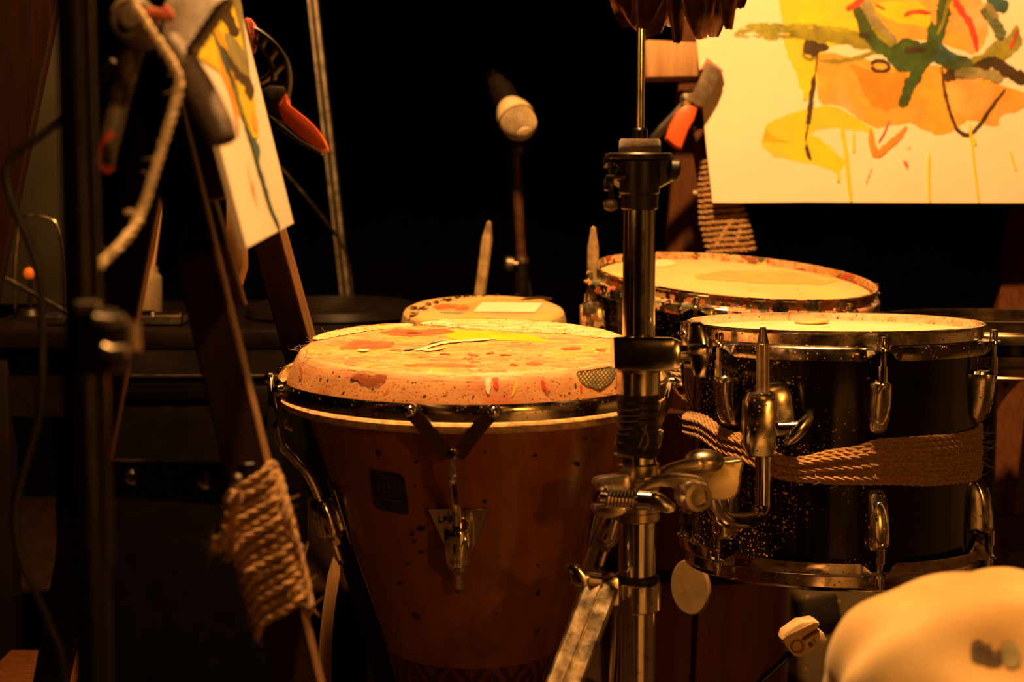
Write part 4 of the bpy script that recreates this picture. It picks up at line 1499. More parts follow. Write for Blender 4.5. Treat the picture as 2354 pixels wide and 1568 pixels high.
# seat cup with felt at the top
cup = mk('cymbal_seat', px_prism([(1390, 354), (1404, 350), (1546, 352), (1552, 366), (1546, 374), (1562, 378), (1562, 404), (1548, 412), (1512, 432), (1512, 446), (1428, 446), (1428, 424), (1412, 412), (1412, 376), (1392, 376)], 1.382, 0.036, 0.003), MAT['black_plastic'], st, label='black plastic cymbal seat')
g = G(vc(440, 482, 0.0137, 32))
g.add(vc(350, 366, 0.0235, 36))
g.add(vc(366, 446, 0.0150, 30))
mk('seat_sleeve', g, MAT['black_plastic'], cup)
mk('seat_felt', xf(lathe([(1e-4, zz(351)), (0.0150, zz(351)), (0.0156, zz(346)), (0.0152, zz(324)), (0.0140, zz(319)), (1e-4, zz(319))], 32), Matrix.Translation((SX, SY, 0))), MAT['felt'], st)
mk('rod_bush', G(vc(294, 322, 0.0054, 20)), MAT['black_metal'], st)
g = G(px_tube([(1404, 372, 1.376), (1404, 462, 1.376)], 0.0022, 8))
g.add(px_box(1392, 402, 1440, 412, 1.370, 0.010, 0.001)).add(px_box(1388, 410, 1412, 438, 1.371, 0.009, 0.002)).add(px_tube([(1420, 376, 1.374), (1424, 384, 1.374), (1412, 406, 1.374)], 0.0016, 6))
mk('seat_hinge', g, MAT['black_plastic'], cup)
mk('hinge_screw', rod_between(P(1404, 486, 1.376), P(1404, 458, 1.376), [(1e-4, 0), (0.0030, 0.0008), (0.0052, 0.0025), (0.0056, 0.0065), (0.0045, 0.0085), (1e-4, 0.009)], 16), MAT['grey_plastic'], cup)
mk('pinch_screw', rod_between(P(1540, 390, 1.384), P(1562, 392, 1.384), [(1e-4, 0), (0.0075, 0), (0.0078, 0.006), (0.0060, 0.0075), (1e-4, 0.0078)], 18), MAT['black_plastic'], cup)

# ================================================================== hanging pod rattle on the rod
pm = NT('glossy_seed_pod')
c = pm.mix(pm.ramp(pm.noise(90, 4, 0.6), 0.35, 0.7), (0.055, 0.020, 0.008), (0.16, 0.055, 0.018))
pm.bump(pm.noise(220, 4), 0.3, 0.0006)
MAT['pod'] = pm.done(c, 0.30, 0.0, 0.2)


def pod(x0, y0, x1, y1, w, d, yaw, deep=0.55, seed=0):
    """hollow half pod from top (x0,y0) to tip (x1,y1), open towards yaw"""
    k = S(d)
    a, b = P(x0, y0, d), P(x1, y1, d)
    ax_ = (b - a)
    L = ax_.length
    ax_.normalize()
    fr = (-FW * math.cos(yaw) + RT * math.sin(yaw))
    fr = (fr - ax_ * fr.dot(ax_)).normalized()
    sd_ = ax_.cross(fr)
    W = w * k / 2
    rows, m_ = 16, 14
    v, f = [], []
    for lay_ in (0, 1):
        for i in range(rows + 1):
            t = i / rows
            ww = W * math.sin(PI * min(1, 0.06 + 0.90 * t ** 0.75)) ** 0.62 * (1 - lay_ * 0.07)
            for j in range(m_ + 1):
                an = PI * j / m_
                q = a + ax_ * (L * t) + sd_ * (ww * math.cos(an)) - fr * (ww * (deep + 0.45) * math.sin(an) - lay_ * 0.0009)
                q += fr * 0.0022 * noise.noise(Vector((t * 3, j * 0.3, seed))) + ax_ * 0.002 * noise.noise(Vector((j * 0.5, t * 4, seed + 4)))
                v.append(q)
    n1 = (rows + 1) * (m_ + 1)
    for i in range(rows):
        for j in range(m_):
            q = i * (m_ + 1) + j
            f.append((q, q + 1, q + m_ + 2, q + m_ + 1))
            f.append((n1 + q, n1 + q + m_ + 1, n1 + q + m_ + 2, n1 + q + 1))
        for j in (0, m_):
            q = i * (m_ + 1) + j
            f.append((q, q + m_ + 1, n1 + q + m_ + 1, n1 + q))
    return v, f


pr_ = thing('pod_rattle', 'cluster of glossy brown seed pods hanging on the hi-hat rod', 'rattle', Matrix.Translation((SX, SY, zz(80))))
for i, a in enumerate([
    (1440, -150, 1500, 82, 150, 1.430, -0.5), (1405, -140, 1440, 62, 90, 1.445, -0.9), (1520, -140, 1478, 64, 92, 1.332, 0.55), (1560, -140, 1556, 97, 60, 1.405, 0.9),
    (1600, -150, 1612, 88, 96, 1.380, 0.25), (1650, -150, 1640, 84, 80, 1.400, -0.5), (1670, -140, 1676, 66, 62, 1.385, 0.5), (1690, -150, 1702, 18, 70, 1.410, 0.3), (1560, -140, 1545, 60, 110, 1.450, -0.3)]):
    mk('seed_pod', pod(*a, seed=i * 7), MAT['pod'], pr_, fix=False)
mk('cord', G(rope([P(*p) for p in cat([(1400, -140, 1.44), (1470, -165, 1.39), (1560, -160, 1.39), (1640, -158, 1.39), (1700, -145, 1.41)], 8)], 0.004)), MAT['rope'], pr_)

# ================================================================== easel on the left, seen from its side
def to_floor(p0, p1):
    """extend the line p0 to p1 down to the floor"""
    p0, p1 = Vector(p0), Vector(p1)
    d = p1 - p0
    return p0 + d * ((0.004 - p0.z) / d.z)


def along(p0, p1, y):
    """point of a line where it crosses photograph row y"""
    lo, hi = -3.0, 4.0
    for _ in range(50):
        m_ = (lo + hi) / 2
        p = p0 + (p1 - p0) * m_
        r = p - CP
        yy = CY - FPX * r.dot(UP) / r.dot(FW)
        if yy < y:
            lo = m_
        else:
            hi = m_
    return p0 + (p1 - p0) * lo


n0, n1 = P(461, 620, 1.12), P(686, 1568, 1.06)
NEAR_T, NEAR_B = along(n0, n1, -40), to_floor(n0, n1)
f0, f1 = P(640, 620, 1.68), P(862, 1430, 1.82)
FAR_T, FAR_B = along(f0, f1, 380), to_floor(f0, f1)
r0, r1 = P(318, 500, 1.22), P(180, 1240, 1.34)
REAR_T, REAR_B = along(r0, r1, 120), to_floor(r0, r1)
lz = thing('easel', 'dark wooden easel on the left with a rope-bound front leg', 'easel', Matrix.Translation((NEAR_B + FAR_B + REAR_B) / 3))
LEAN = Vector((0.965, 0.0, 0.26))
lg_ = mk('leg', beam(NEAR_T, NEAR_B, 0.024, 0.036, Vector((1, 0.0, 0)), 0.0015), MAT['easel'], lz)
mk('lit_worn_edge', beam(NEAR_T + Vector((0.0120, 0, 0)), NEAR_B + Vector((0.0120, 0, 0.006)), 0.0022, 0.0350, Vector((1, 0.0, 0)), 0.0008), MAT['lit_worn_wood'], lg_)  # pale strip: light on the leg's right edge put into colour, plus wear
lg_ = mk('leg', beam(FAR_T, FAR_B, 0.026, 0.034, Vector((1, 0.0, 0)), 0.0015), MAT['easel'], lz)
mk('lit_worn_edge', beam(FAR_T + Vector((0.0130, 0, 0)), FAR_B + Vector((0.0130, 0, 0.006)), 0.0022, 0.0330, Vector((1, 0.0, 0)), 0.0008), MAT['lit_worn_wood'], lg_)
lg_ = mk('leg', beam(REAR_T, REAR_B, 0.024, 0.034, Vector((1, 0.0, 0)), 0.0015), MAT['easel'], lz)
mk('lit_worn_edge', beam(REAR_T + Vector((0.0120, 0, 0)), REAR_B + Vector((0.0120, 0, 0.006)), 0.0022, 0.0330, Vector((1, 0.0, 0)), 0.0008), MAT['lit_worn_wood'], lg_)
# head block joining the legs, above the frame
mk('head_block', beam(along(n0, n1, -40), along(f0, f1, 380), 0.022, 0.05), MAT['easel'], lz)
mk('head_block', beam(along(n0, n1, 20), along(r0, r1, 130), 0.03, 0.03), MAT['easel'], lz)
# lower crossbar with bolts
c0, c1 = along(r0, r1, 1085), along(n0, n1, 1100)
bar = mk('crossbar', beam(c0 + Vector((0, -0.022, 0)), c1 + Vector((0.004, -0.022, 0)), 0.026, 0.007, Vector((0, 0, 1)), 0.001), MAT['black_metal'], lz)
for s in (0.36, 0.80, 0.97):
    b_ = c0.lerp(c1, s) + Vector((0, -0.026, 0.003))
    mk('bolt', rod_between(b_, b_ + Vector((0, -0.006, 0)), [(1e-4, 0), (0.005, 0), (0.005, 0.003), (0.003, 0.005), (1e-4, 0.0052)], 12), MAT['dull_metal'], bar)
# mast panel and pine ledge stick behind the board
mk('mast', px_prism([(405, 200), (448, 210), (486, 300), (521, 440), (515, 452), (456, 462), (430, 330)], 1.17, 0.02, 0.002), MAT['easel_brown'], lz)
mk('mast_foot', px_prism([(462, 460), (492, 456), (560, 700), (540, 700)], 1.19, 0.02, 0.002), MAT['easel_brown'], lz)
mk('ledge_stick', px_prism([(519, 450), (556, 456), (558, 612), (546, 652), (534, 630), (518, 606)], 1.36, 0.03, 0.002), MAT['pale_wood'], lz, label='splintered pine stick')

# rope bound round the near leg
ga, fz = G(), []
a_, b_ = along(n0, n1, 1120), along(n0, n1, 1435)
ax_ = (b_ - a_)
LL = ax_.length
ax_.normalize()
u_ = (Vector((1, 0, 0)) - ax_ * ax_.x).normalized()
w_ = ax_.cross(u_)
path = []
turns = 14
for k in range(turns * 24 + 1):
    t = k / (turns * 24)
    an = 2 * PI * k / 24
    c_, s_ = math.cos(an), math.sin(an)
    ex = 2.0 / 5.0
    hx, hy = 0.0155, 0.0215
    bul = 1 + 0.10 * math.sin(PI * t) + 0.07 * noise.noise(Vector((t * 9, 0, 0)))
    x_ = hx * bul * math.copysign(abs(c_) ** ex, c_)
    y_ = hy * bul * math.copysign(abs(s_) ** ex, s_)
    tilt = 0.008 * c_
    path.append(a_ + ax_ * (LL * t - tilt) + u_ * x_ + w_ * y_)
ga.add(rope(path, 0.0027, 0.018, rough=0.12))
for k in range(2):
    q = [P(632 + 3 * k, 1085 + 5 * k, 1.075), P(648 + 5 * k, 1150, 1.065), P(664 + 6 * k, 1230, 1.06), P(690 + 4 * k, 1310, 1.06), P(712 - 2 * k, 1400, 1.055)]
    ga.add(rope(cat(q, 6), 0.0034, 0.022, rough=0.3, phase=k))
wrap = mk('rope_wrap', ga, MAT['rope'], lz, label='thick jute rope bound around the leg')
mk('loose_fibre', fuzz(path, 160, 0.009, 0.0002, Vector((0.5, -0.3, 0))), MAT['rope'], wrap, kind='stuff')
gk = G(rope([P(*p) for p in cat([(545, 1130, 1.045), (532, 1180, 1.043), (522, 1225, 1.042), (535, 1262, 1.043), (545, 1272, 1.044)], 6)], 0.0040, 0.024, rough=0.4))
gk.add(rope([P(*p) for p in cat([(522, 1232, 1.042), (505, 1250, 1.042), (486, 1252, 1.043)], 6)], 0.0046, 0.024, rough=0.5))
mk('rope_end', gk, MAT['rope'], wrap)
mk('loose_fibre', fuzz([P(488, 1252, 1.043), P(500, 1250, 1.042), P(540, 1268, 1.043)], 40, 0.010, 0.0002, Vector((-0.5, 0, -0.4))), MAT['rope'], wrap, kind='stuff')

# ------------------------------------------------------------------ painted board on that easel
BA = P(567, 570, 1.02)
BNRM = Vector((0.9659, -0.030, 0.2588)).normalized()
c_bl = BA
c_br = ray_plane(675, 513, BA, BNRM)
c_tl = ray_plane(440, 90, BA, BNRM)
upv = (c_tl - c_bl).normalized()
c_tr = ray_plane(549, 0, BA, BNRM)
upr = (c_tr - c_br).normalized()
HB = 0.42
q = [c_bl, c_br, c_br + upr * HB, c_bl + upv * HB]
TH = BNRM * -0.0035
g = ([*q, *[p + TH for p in q]], [(0, 1, 2, 3), (7, 6, 5, 4), (0, 4, 5, 1), (1, 5, 6, 2), (2, 6, 7, 3), (3, 7, 4, 0)])
lp = thing('painting', 'white painted board seen edge-on, clamped to the left easel', 'painting', Matrix.Translation((c_bl + c_br) / 2))
mk('sheet', g, MAT['paper'], lp)


def zb2(X, Y):
    return 200 + X / 2.529, Y / 2.529


bl = [0.0004]


def b_hit(x, y):
    return ray_plane(x, y, BA + BNRM * bl[0], BNRM)


def on_board(kind, pts, w, mat, **kw):
    bl[0] += 0.00005
    pp = [zb2(*p) for p in pts]
    geo = decal_ribbon(pp, w, b_hit, **kw) if kind == 'r' else decal_poly(pp, b_hit, wob=3, seed=w)
    mk('brush_stroke', geo, PNT[mat], lp, fix=False)


on_board('p', [(640, 330), (700, 230), (745, 150), (770, 60), (800, -20), (880, -30), (905, 150), (940, 380), (985, 640), (1000, 780), (965, 790), (900, 640), (870, 640), (810, 480), (740, 380), (690, 330)], 1, 'yellow')
on_board('p', [(745, 170), (800, 240), (850, 420), (890, 560), (880, 690), (820, 520), (770, 380)], 4, 'amber')
on_board('p', [(838, -20), (886, -20), (915, 140), (938, 330), (946, 460), (915, 300), (870, 90)], 2, 'grey')
on_board('p', [(800, 190), (870, 230), (925, 320), (940, 450), (880, 420), (830, 320)], 3, 'grey')
on_board('r', [(770, -20), (800, 60), (840, 150), (872, 210)], 26, 'brown')
on_board('r', [(775, 270), (810, 320), (850, 390), (890, 440)], 16, 'brown')
on_board('r', [(870, 420), (915, 460), (945, 500), (952, 580)], 22, 'brown', taper=(0.9, 0.2))
on_board('r', [(735, 185), (790, 320), (850, 480), (890, 620), (950, 790), (1005, 990), (1060, 1170), (1120, 1330)], 8, 'blue', taper=(0.6, 0.5), wob=0.4)
on_board('r', [(860, 480), (900, 640), (940, 760)], 8, 'olive', wob=0.5)
on_board('r', [(960, 800), (985, 860), (990, 930)], 14, 'blue', taper=(0.2, 0.2))
on_board('r', [(830, 470), (860, 640), (888, 775)], 6, 'orange', taper=(0.2, 0.4))
on_board('r', [(930, 930), (958, 1060), (1000, 1200)], 4, 'wash', taper=(0.2, 0.2))
on_board('r', [(960, 1055), (966, 1085), (972, 1112)], 6, 'orange', taper=(0.2, 0.2))
on_board('r', [(960, 640), (990, 760)], 10, 'wash', taper=(0.3, 0.2))

# ------------------------------------------------------------------ spring clamps
cg = 'spring clamps'
k1 = thing('spring_clamp', 'big dusty black spring clamp at the top of the left easel', 'clamp', Matrix.Translation(P(400, 120, 0.97)), cg)


def Z(pts):
    return [zb2(*p) for p in pts]


mk('jaw_arm', lean(px_prism(Z([(440, -60), (800, -60), (740, 60), (680, 180), (640, 270), (625, 330), (560, 320), (500, 290), (440, 220), (440, 80)]), 0.965, 0.022, 0.004, 2), 0.75, 0.0), MAT['grey_plastic'], k1)
hp = cat([(*zb2(470, 250), 0.962), (*zb2(560, 380), 0.958), (*zb2(650, 530), 0.952), (*zb2(730, 680), 0.946), (*zb2(775, 780), 0.943), (*zb2(792, 838), 0.942)], 6)
hr = [0.0055 + 0.0030 * math.sin(PI * min(1, 0.25 + 0.55 * i_ / (len(hp) - 1))) for i_ in range(len(hp))]
hr[-1], hr[-2], hr[-3] = 0.002, 0.0060, 0.0074
mk('handle', tube([P(*p) for p in hp], hr, 20), MAT['grey_plastic'], k1)
hp = cat([(*zb2(310, 130), 0.985), (*zb2(260, 300), 0.985), (*zb2(205, 500), 0.982), (*zb2(160, 700), 0.978), (*zb2(125, 850), 0.975), (*zb2(105, 960), 0.974)], 6)
hr = [0.0070 - 0.0022 * i_ / (len(hp) - 1) for i_ in range(len(hp))]
mk('handle', tube([P(*p) for p in hp], hr, 18), MAT['grey_plastic'], k1)
mk('handle_lip', px_tube([(*zb2(150, 770), 0.972), (*zb2(95, 850), 0.972), (*zb2(85, 940), 0.972), (*zb2(110, 990), 0.972), (*zb2(145, 960), 0.972)], 0.0024, 8, 4), MAT['orange'], k1)
cp_ = P(*zb2(285, 130), 0.965)
mk('pivot', rod_between(cp_ + FW * 0.02, cp_ - FW * 0.014, [(1e-4, 0), (0.0120, 0), (0.0120, 0.030), (0.0100, 0.033), (0.0060, 0.033), (0.0050, 0.036), (1e-4, 0.036)], 24), MAT['grey_plastic'], k1)
mk('jaw_pad', px_prism(Z([(320, 60), (360, 40), (430, 50), (445, 30), (475, 35), (478, 85), (455, 105), (420, 88), (350, 90)]), 0.940, 0.016, 0.004, 2), MAT['pink_pad'], k1, label='worn pink rubber pad')
gt = G()
for k in range(7):
    x_, y_ = 560 + k * 26, 240 - k * 38
    gt.add(px_box(*zb2(x_, y_), *zb2(x_ + 110, y_ + 26), 0.948, 0.018, 0.001, rot=R(40)))
mk('jaw_teeth', gt, MAT['black_plastic'], k1)

k2 = thing('spring_clamp', 'black spring clamp with orange handle on the far edge of the left board', 'clamp', Matrix.Translation(P(640, 200, 1.33)), cg)
D2 = 1.315


def strip(pts, w, d, t, bev=0.001):
    pr2 = ribbon2d(pts, w, taper=(1, 1), wob=0, sub=5)
    return px_prism([(l.x, l.y) for l, r in pr2] + [(r.x, r.y) for l, r in reversed(pr2)], d, t, bev, seg=1)


ga = G(strip(Z([(945, 150), (1010, 185), (1090, 250), (1145, 330), (1165, 430), (1158, 520), (1140, 590)]), 9, D2, 0.020))
ga.add(strip(Z([(960, 215), (1010, 280), (1055, 350), (1075, 410), (1070, 470), (1040, 560)]), 8, D2, 0.020))
for a, b in (((1030, 200), (1000, 270)), ((1095, 270), (1050, 340)), ((1140, 350), (1078, 420)), ((1160, 470), (1065, 480))):
    ga.add(strip(Z([a, ((a[0] + b[0]) / 2, (a[1] + b[1]) / 2), b]), 8, D2 + 0.002, 0.016))
mk('jaw_arm', ga, MAT['black_plastic'], k2)
mk('jaw_web', px_prism(Z([(1010, 520), (1060, 490), (1150, 500), (1165, 540), (1135, 640), (1200, 730), (1100, 700), (1050, 650)]), D2 - 0.002, 0.022, 0.003), MAT['black_plastic'], k2)
mk('jaw_arm', strip(Z([(1000, 470), (1050, 440), (1075, 400)]), 10, D2 + 0.02, 0.014), MAT['black_plastic'], k2)
mk('handle', px_prism(Z([(1112, 625), (1135, 580), (1158, 545), (1160, 580), (1180, 612), (1280, 690), (1350, 765), (1392, 850), (1378, 868), (1330, 855), (1240, 790), (1150, 715)]), D2 - 0.004, 0.024, 0.007, 2, 3), MAT['orange'], k2, label='orange handle')
mk('handle', px_prism(Z([(1050, 660), (1130, 720), (1240, 810), (1375, 885), (1360, 895), (1230, 825), (1110, 745)]), D2 + 0.024, 0.016, 0.003), MAT['black_plastic'], k2)
mk('jaw_pad', px_prism(Z([(912, 112), (945, 105), (965, 130), (970, 200), (955, 280), (940, 275), (922, 200)]), D2 - 0.002, 0.022, 0.004, 2), MAT['pink_pad'], k2)

# twine hanging from the big clamp
tw = [P(*p) for p in cat([(288, -60, 0.93), (302, 0, 0.93), (330, 45, 0.93), (380, 120, 0.93), (408, 170, 0.93), (409, 210, 0.93), (395, 265, 0.925), (372, 340, 0.92), (350, 410, 0.915), (328, 480, 0.91), (300, 535, 0.90), (255, 585, 0.89), (205, 630, 0.88), (172, 662, 0.875)], 8)]
t_ = mk('twine', rope(tw, 0.0026, 0.015, rough=0.35), MAT['rope_pale'], label='pale hairy twine dangling from the big clamp in front of the easel', cat_='twine')
fzz = mk('loose_fibre', fuzz(tw, 60, 0.006, 0.0002), MAT['rope_pale'], t_, kind='stuff')
mk('frayed_end', G(rope([P(*p) for p in cat([(215, 622, 0.882), (190, 645, 0.878), (172, 665, 0.875), (160, 690, 0.873)], 6)], 0.0034, 0.018, rough=0.5)), MAT['rope_pale'], t_)
mk('knot_loop', G(rope([P(*p) for p in cat([(318, 492, 0.908), (298, 486, 0.905), (286, 492, 0.904)], 5)], 0.0014, 0.01)), MAT['rope_pale'], t_)

# ================================================================== easel at the back right
ez = thing('easel', 'brown wooden easel holding the bright painted sheet on the right', 'easel', Matrix.Translation(P(1900, 1568, 2.6)))
l0, l1 = P(1600, 190, 2.58), P(1570, 600, 2.565)
mk('leg', beam(along(l0, l1, -60), to_floor(l0, l1), 0.050, 0.03), MAT['easel_brown'], ez)
l2, l3 = P(2362, 480, 2.55), P(2278, 1190, 2.42)
mk('leg', beam(along(l2, l3, -60), to_floor(l2, l3), 0.052, 0.03), MAT['easel_brown'], ez)
mk('tray_block', px_prism([(1482, 92), (1490, 90), (1606, 96), (1606, 176), (1484, 178)], 2.46, 0.05, 0.004), MAT['pale_wood'], ez, label='stained pine block')
mk('crossbar', beam(P(1500, 140, 2.56), P(2560, 120, 2.58), 0.045, 0.02, Vector((0, 0, 1))), MAT['easel_brown'], ez)
mk('crossbar', beam(P(2262, 1226, 2.40), P(2600, 1222, 2.45), 0.045, 0.02, Vector((0, 0, 1))), MAT['easel_brown'], ez, label='low brown crossbar with paint stains')
# rope binding on its left leg
ga = G()
a_, b_ = P(1628, 360, 2.46), P(1664, 578, 2.42)
mk('bound_batten', beam(P(1618, 300, 2.47), P(1668, 620, 2.43), 0.036, 0.02), MAT['easel_brown'], ez)
path = []
ax_ = b_ - a_
for k in range(17 * 20 + 1):
    t = k / (17 * 20)
    an = 2 * PI * k / 20
    c_, s_ = math.cos(an), math.sin(an)
    hw = 0.012 + 0.018 * min(1, t * 1.5)
    path.append(a_ + ax_ * t + Vector((hw * math.copysign(abs(c_) ** 0.5, c_) + 0.010 * t, 0.0145 * math.copysign(abs(s_) ** 0.5, s_), 0.004 * c_)))
ga.add(rope(path, 0.0026, 0.018, n=4, rough=0.25))
for (x0, y0, x1, y1) in ((1700, 480, 1640, 572), (1708, 500, 1690, 570), (1640, 550, 1712, 572)):
    ga.add(rope([P(x0, y0, 2.425), P((x0 + x1) / 2, (y0 + y1) / 2, 2.415), P(x1, y1, 2.41)], 0.0028, 0.018, n=4))
mk('rope_wrap', ga, MAT['rope'], ez, label='jute rope binding below the sheet')

# ------------------------------------------------------------------ painted sheet
PA = P(1640, 467, 2.40)
PN = Vector((0.03, -0.985, 0.17)).normalized()
rp_ = thing('painting', 'bright paper sheet with yellow and green abstract painting on the right', 'painting', Matrix.Translation(PA))
sh_px = [(1638, 466), (1700, 466.5), (1850, 465), (2000, 466), (2200, 467), (2354, 467), (2620, 468), (2640, -220), (1588, -220), (1600, 80), (1610, 180), (1622, 320)]
bl2 = [0.0]


def p_hit(x, y):
    return ray_plane(x, y, PA + PN * bl2[0], PN)


front = [p_hit(*p) for p in sh_px]
n_ = len(front)
back = [p - PN * 0.0012 for p in front]
mk('sheet', (front + back, [tuple(range(n_)), tuple(range(2 * n_ - 1, n_ - 1, -1))] + [(i, n_ + i, n_ + (i + 1) % n_, (i + 1) % n_) for i in range(n_)]), MAT['paper'], rp_, sharp=20)
bk = [p_hit(x, y) - PN * 0.0025 for x, y in ((1650, 440), (2600, 440), (2600, -200), (1625, -200))]
mk('backing_board', (bk + [p - PN * 0.006 for p in bk], [(0, 1, 2, 3), (7, 6, 5, 4), (0, 4, 5, 1), (1, 5, 6, 2), (2, 6, 7, 3), (3, 7, 4, 0)]), MAT['pale_wood'], rp_)


def zp(X, Y):
    return 1650 + X / 3.267, Y / 3.267


def on_sheet(kind, pts, w, mat, **kw):
    bl2[0] += 0.00004
    pp = [zp(*p) for p in pts]
    if kind == 'r':
        geo = decal_ribbon(pp, w / 3.267 * 1.25, p_hit, **kw)
    else:
        geo = decal_poly(pp, p_hit, wob=5, seed=w, smooth=4)
    mk('brush_stroke', geo, PNT[mat], rp_, fix=False)


on_sheet('p', [(470, -60), (700, -60), (1040, -60), (1060, 260), (800, 380), (760, 560), (750, 640), (690, 750), (640, 700), (560, 500), (510, 380), (490, 200)], 1, 'yellow')
on_sheet('p', [(1080, -40), (1500, -40), (1900, -40), (2010, 60), (2030, 250), (1960, 380), (1880, 400), (1680, 330), (1450, 300), (1250, 330), (1100, 250), (1050, 120)], 2, 'amber')
on_sheet('p', [(1180, 20), (1500, 20), (1600, 120), (1560, 200), (1420, 180), (1280, 140)], 12, 'yellow')
on_sheet('p', [(760, 400), (1000, 430), (1200, 460), (1420, 520), (1700, 500), (2150, 640), (2330, 720), (2330, 800), (2130, 880), (2110, 945), (2040, 950), (1900, 900), (1800, 960), (1720, 1010), (1600, 1000), (1450, 930), (1280, 950), (1150, 950), (900, 790), (770, 780), (750, 560)], 3, 'amber')
on_sheet('p', [(990, 480), (1120, 520), (1300, 540), (1430, 560), (1360, 780), (1250, 830), (1130, 760), (1060, 620)], 4, 'orange')
on_sheet('p', [(1720, 600), (1900, 610), (2040, 680), (2060, 760), (1960, 860), (1850, 880), (1760, 800)], 14, 'wash')
on_sheet('p', [(370, 930), (520, 860), (700, 810), (880, 800), (1030, 880), (1150, 960), (1140, 992), (1000, 970), (900, 958), (800, 965), (710, 1000), (800, 1070), (940, 1200), (952, 1245), (905, 1300), (860, 1280), (740, 1245), (640, 1222), (440, 1180), (360, 1120), (330, 1080), (370, 1068), (530, 1070), (440, 1035), (395, 1000)], 5, 'yellow')
on_sheet('r', [(120, 262), (300, 225), (480, 235), (760, 235), (1040, 285), (1260, 330)], 95, 'olive_dry', taper=(0.3, 0.8))
on_sheet('r', [(540, 250), (700, 260), (900, 285), (1100, 310), (1260, 350)], 85, 'olive', taper=(0.3, 0.9), wob=0.3)
on_sheet('r', [(330, 245), (400, 265), (460, 270)], 60, 'olive_dry')
on_sheet('p', [(650, 310), (700, 300), (800, 330), (830, 360), (760, 400), (740, 430), (690, 410), (640, 400)], 6, 'brown')
on_sheet('r', [(640, 390), (650, 425), (700, 445), (750, 430)], 22, 'olive')
on_sheet('r', [(752, 370), (742, 470), (732, 560)], 12, 'brown')
on_sheet('r', [(730, 560), (705, 740), (680, 935)], 34, 'brown', taper=(0.4, 0.9), wob=0.25)
on_sheet('r', [(682, 930), (662, 1030), (672, 1110)], 14, 'brown_dry')
on_sheet('r', [(664, 1090), (680, 1150), (700, 1205)], 28, 'brown', taper=(0.3, 0.5))
on_sheet('r', [(760, 455), (900, 458), (1050, 435), (1200, 385), (1330, 400)], 28, 'olive', taper=(0.2, 0.8), wob=0.4)
on_sheet('r', [(1040, 60), (1100, 190), (1190, 320), (1330, 430)], 86, 'green', taper=(0.6, 0.6), wob=0.25)
on_sheet('r', [(1110, -30), (1150, 110), (1230, 230), (1330, 330)], 74, 'grey', taper=(0.7, 0.7))
on_sheet('r', [(1170, 210), (1250, 290), (1330, 350)], 40, 'olive')
on_sheet('r', [(1060, 255), (1100, 268), (1150, 275)], 34, 'brown')
on_sheet('p', [(1380, 290), (1480, 300), (1560, 320), (1570, 230), (1610, 160), (1640, 250), (1660, 330), (1760, 390), (1900, 440), (1960, 500), (1900, 570), (1780, 590), (1690, 500), (1600, 470), (1530, 560), (1430, 540), (1350, 530), (1260, 420)], 7, 'green')
on_sheet('p', [(1560, 330), (1640, 300), (1740, 380), (1820, 440), (1700, 460), (1600, 430)], 17, 'blue')
on_sheet('r', [(1712, -30), (1690, 120), (1640, 300), (1540, 470), (1460, 620), (1370, 800)], 84, 'green', taper=(0.9, 0.7), wob=0.25)
on_sheet('r', [(1740, -30), (1700, 140), (1650, 260)], 22, 'olive')
on_sheet('r', [(1400, 380), (1480, 370), (1570, 375)], 40, 'brown')
on_sheet('r', [(1150, 480), (1190, 455), (1260, 465), (1290, 500), (1260, 530), (1190, 530), (1155, 500)], 22, 'brown', taper=(1, 1))
on_sheet('r', [(1700, 590), (1740, 570), (1790, 560)], 66, 'brown')
on_sheet('r', [(1682, 500), (1700, 660), (1740, 830), (1800, 970), (1870, 1012), (1950, 960), (2060, 800), (2160, 670)], 22, 'brown', wob=0.35)
on_sheet('r', [(1780, 560), (1920, 540), (2060, 560), (2140, 600)], 74, 'grey')
on_sheet('p', [(1900, 440), (2000, 390), (2080, 300), (2170, 270), (2240, 190), (2275, 260), (2280, 330), (2200, 420), (2100, 480), (1960, 500)], 9, 'olive')
on_sheet('r', [(1900, 500), (2050, 470), (2150, 520), (2250, 580), (2360, 580)], 80, 'brown', taper=(0.1, 0.9), wob=0.3)
on_sheet('r', [(1750, -40), (1830, 80), (1900, 190), (1950, 385)], 44, 'red', taper=(0.5, 0.4), wob=0.3)
on_sheet('r', [(965, 70), (1030, 30), (1090, -20)], 44, 'red', taper=(0.5, 0.8))
on_sheet('r', [(1395, 115), (1450, 90), (1520, 85), (1600, 96)], 26, 'red', taper=(0.2, 0.2))
on_sheet('r', [(1180, 30), (1260, 70)], 12, 'red')
on_sheet('r', [(1990, 60), (2070, 150), (2110, 220), (2130, 300)], 76, 'green', taper=(0.7, 0.4))
on_sheet('r', [(2030, -20), (2110, 30), (2180, 50)], 96, 'blue', wob=0.3)
on_sheet('r', [(2010, 20), (2060, 90), (2100, 140)], 50, 'grey')
on_sheet('r', [(2250, 220), (2225, 300), (2190, 370)], 22, 'red', taper=(0.4, 0.2))
on_sheet('r', [(1420, 950), (1340, 1040), (1260, 1110), (1195, 1155), (1160, 1080), (1150, 960)], 46, 'orange', taper=(0.4, 0.3))
on_sheet('r', [(1290, 900), (1250, 1000), (1200, 1080)], 10, 'red', taper=(0.3, 0.1))
on_sheet('r', [(930, 950), (960, 1130), (980, 1320), (1000, 1515)], 28, 'yellow', taper=(1, 0.7))
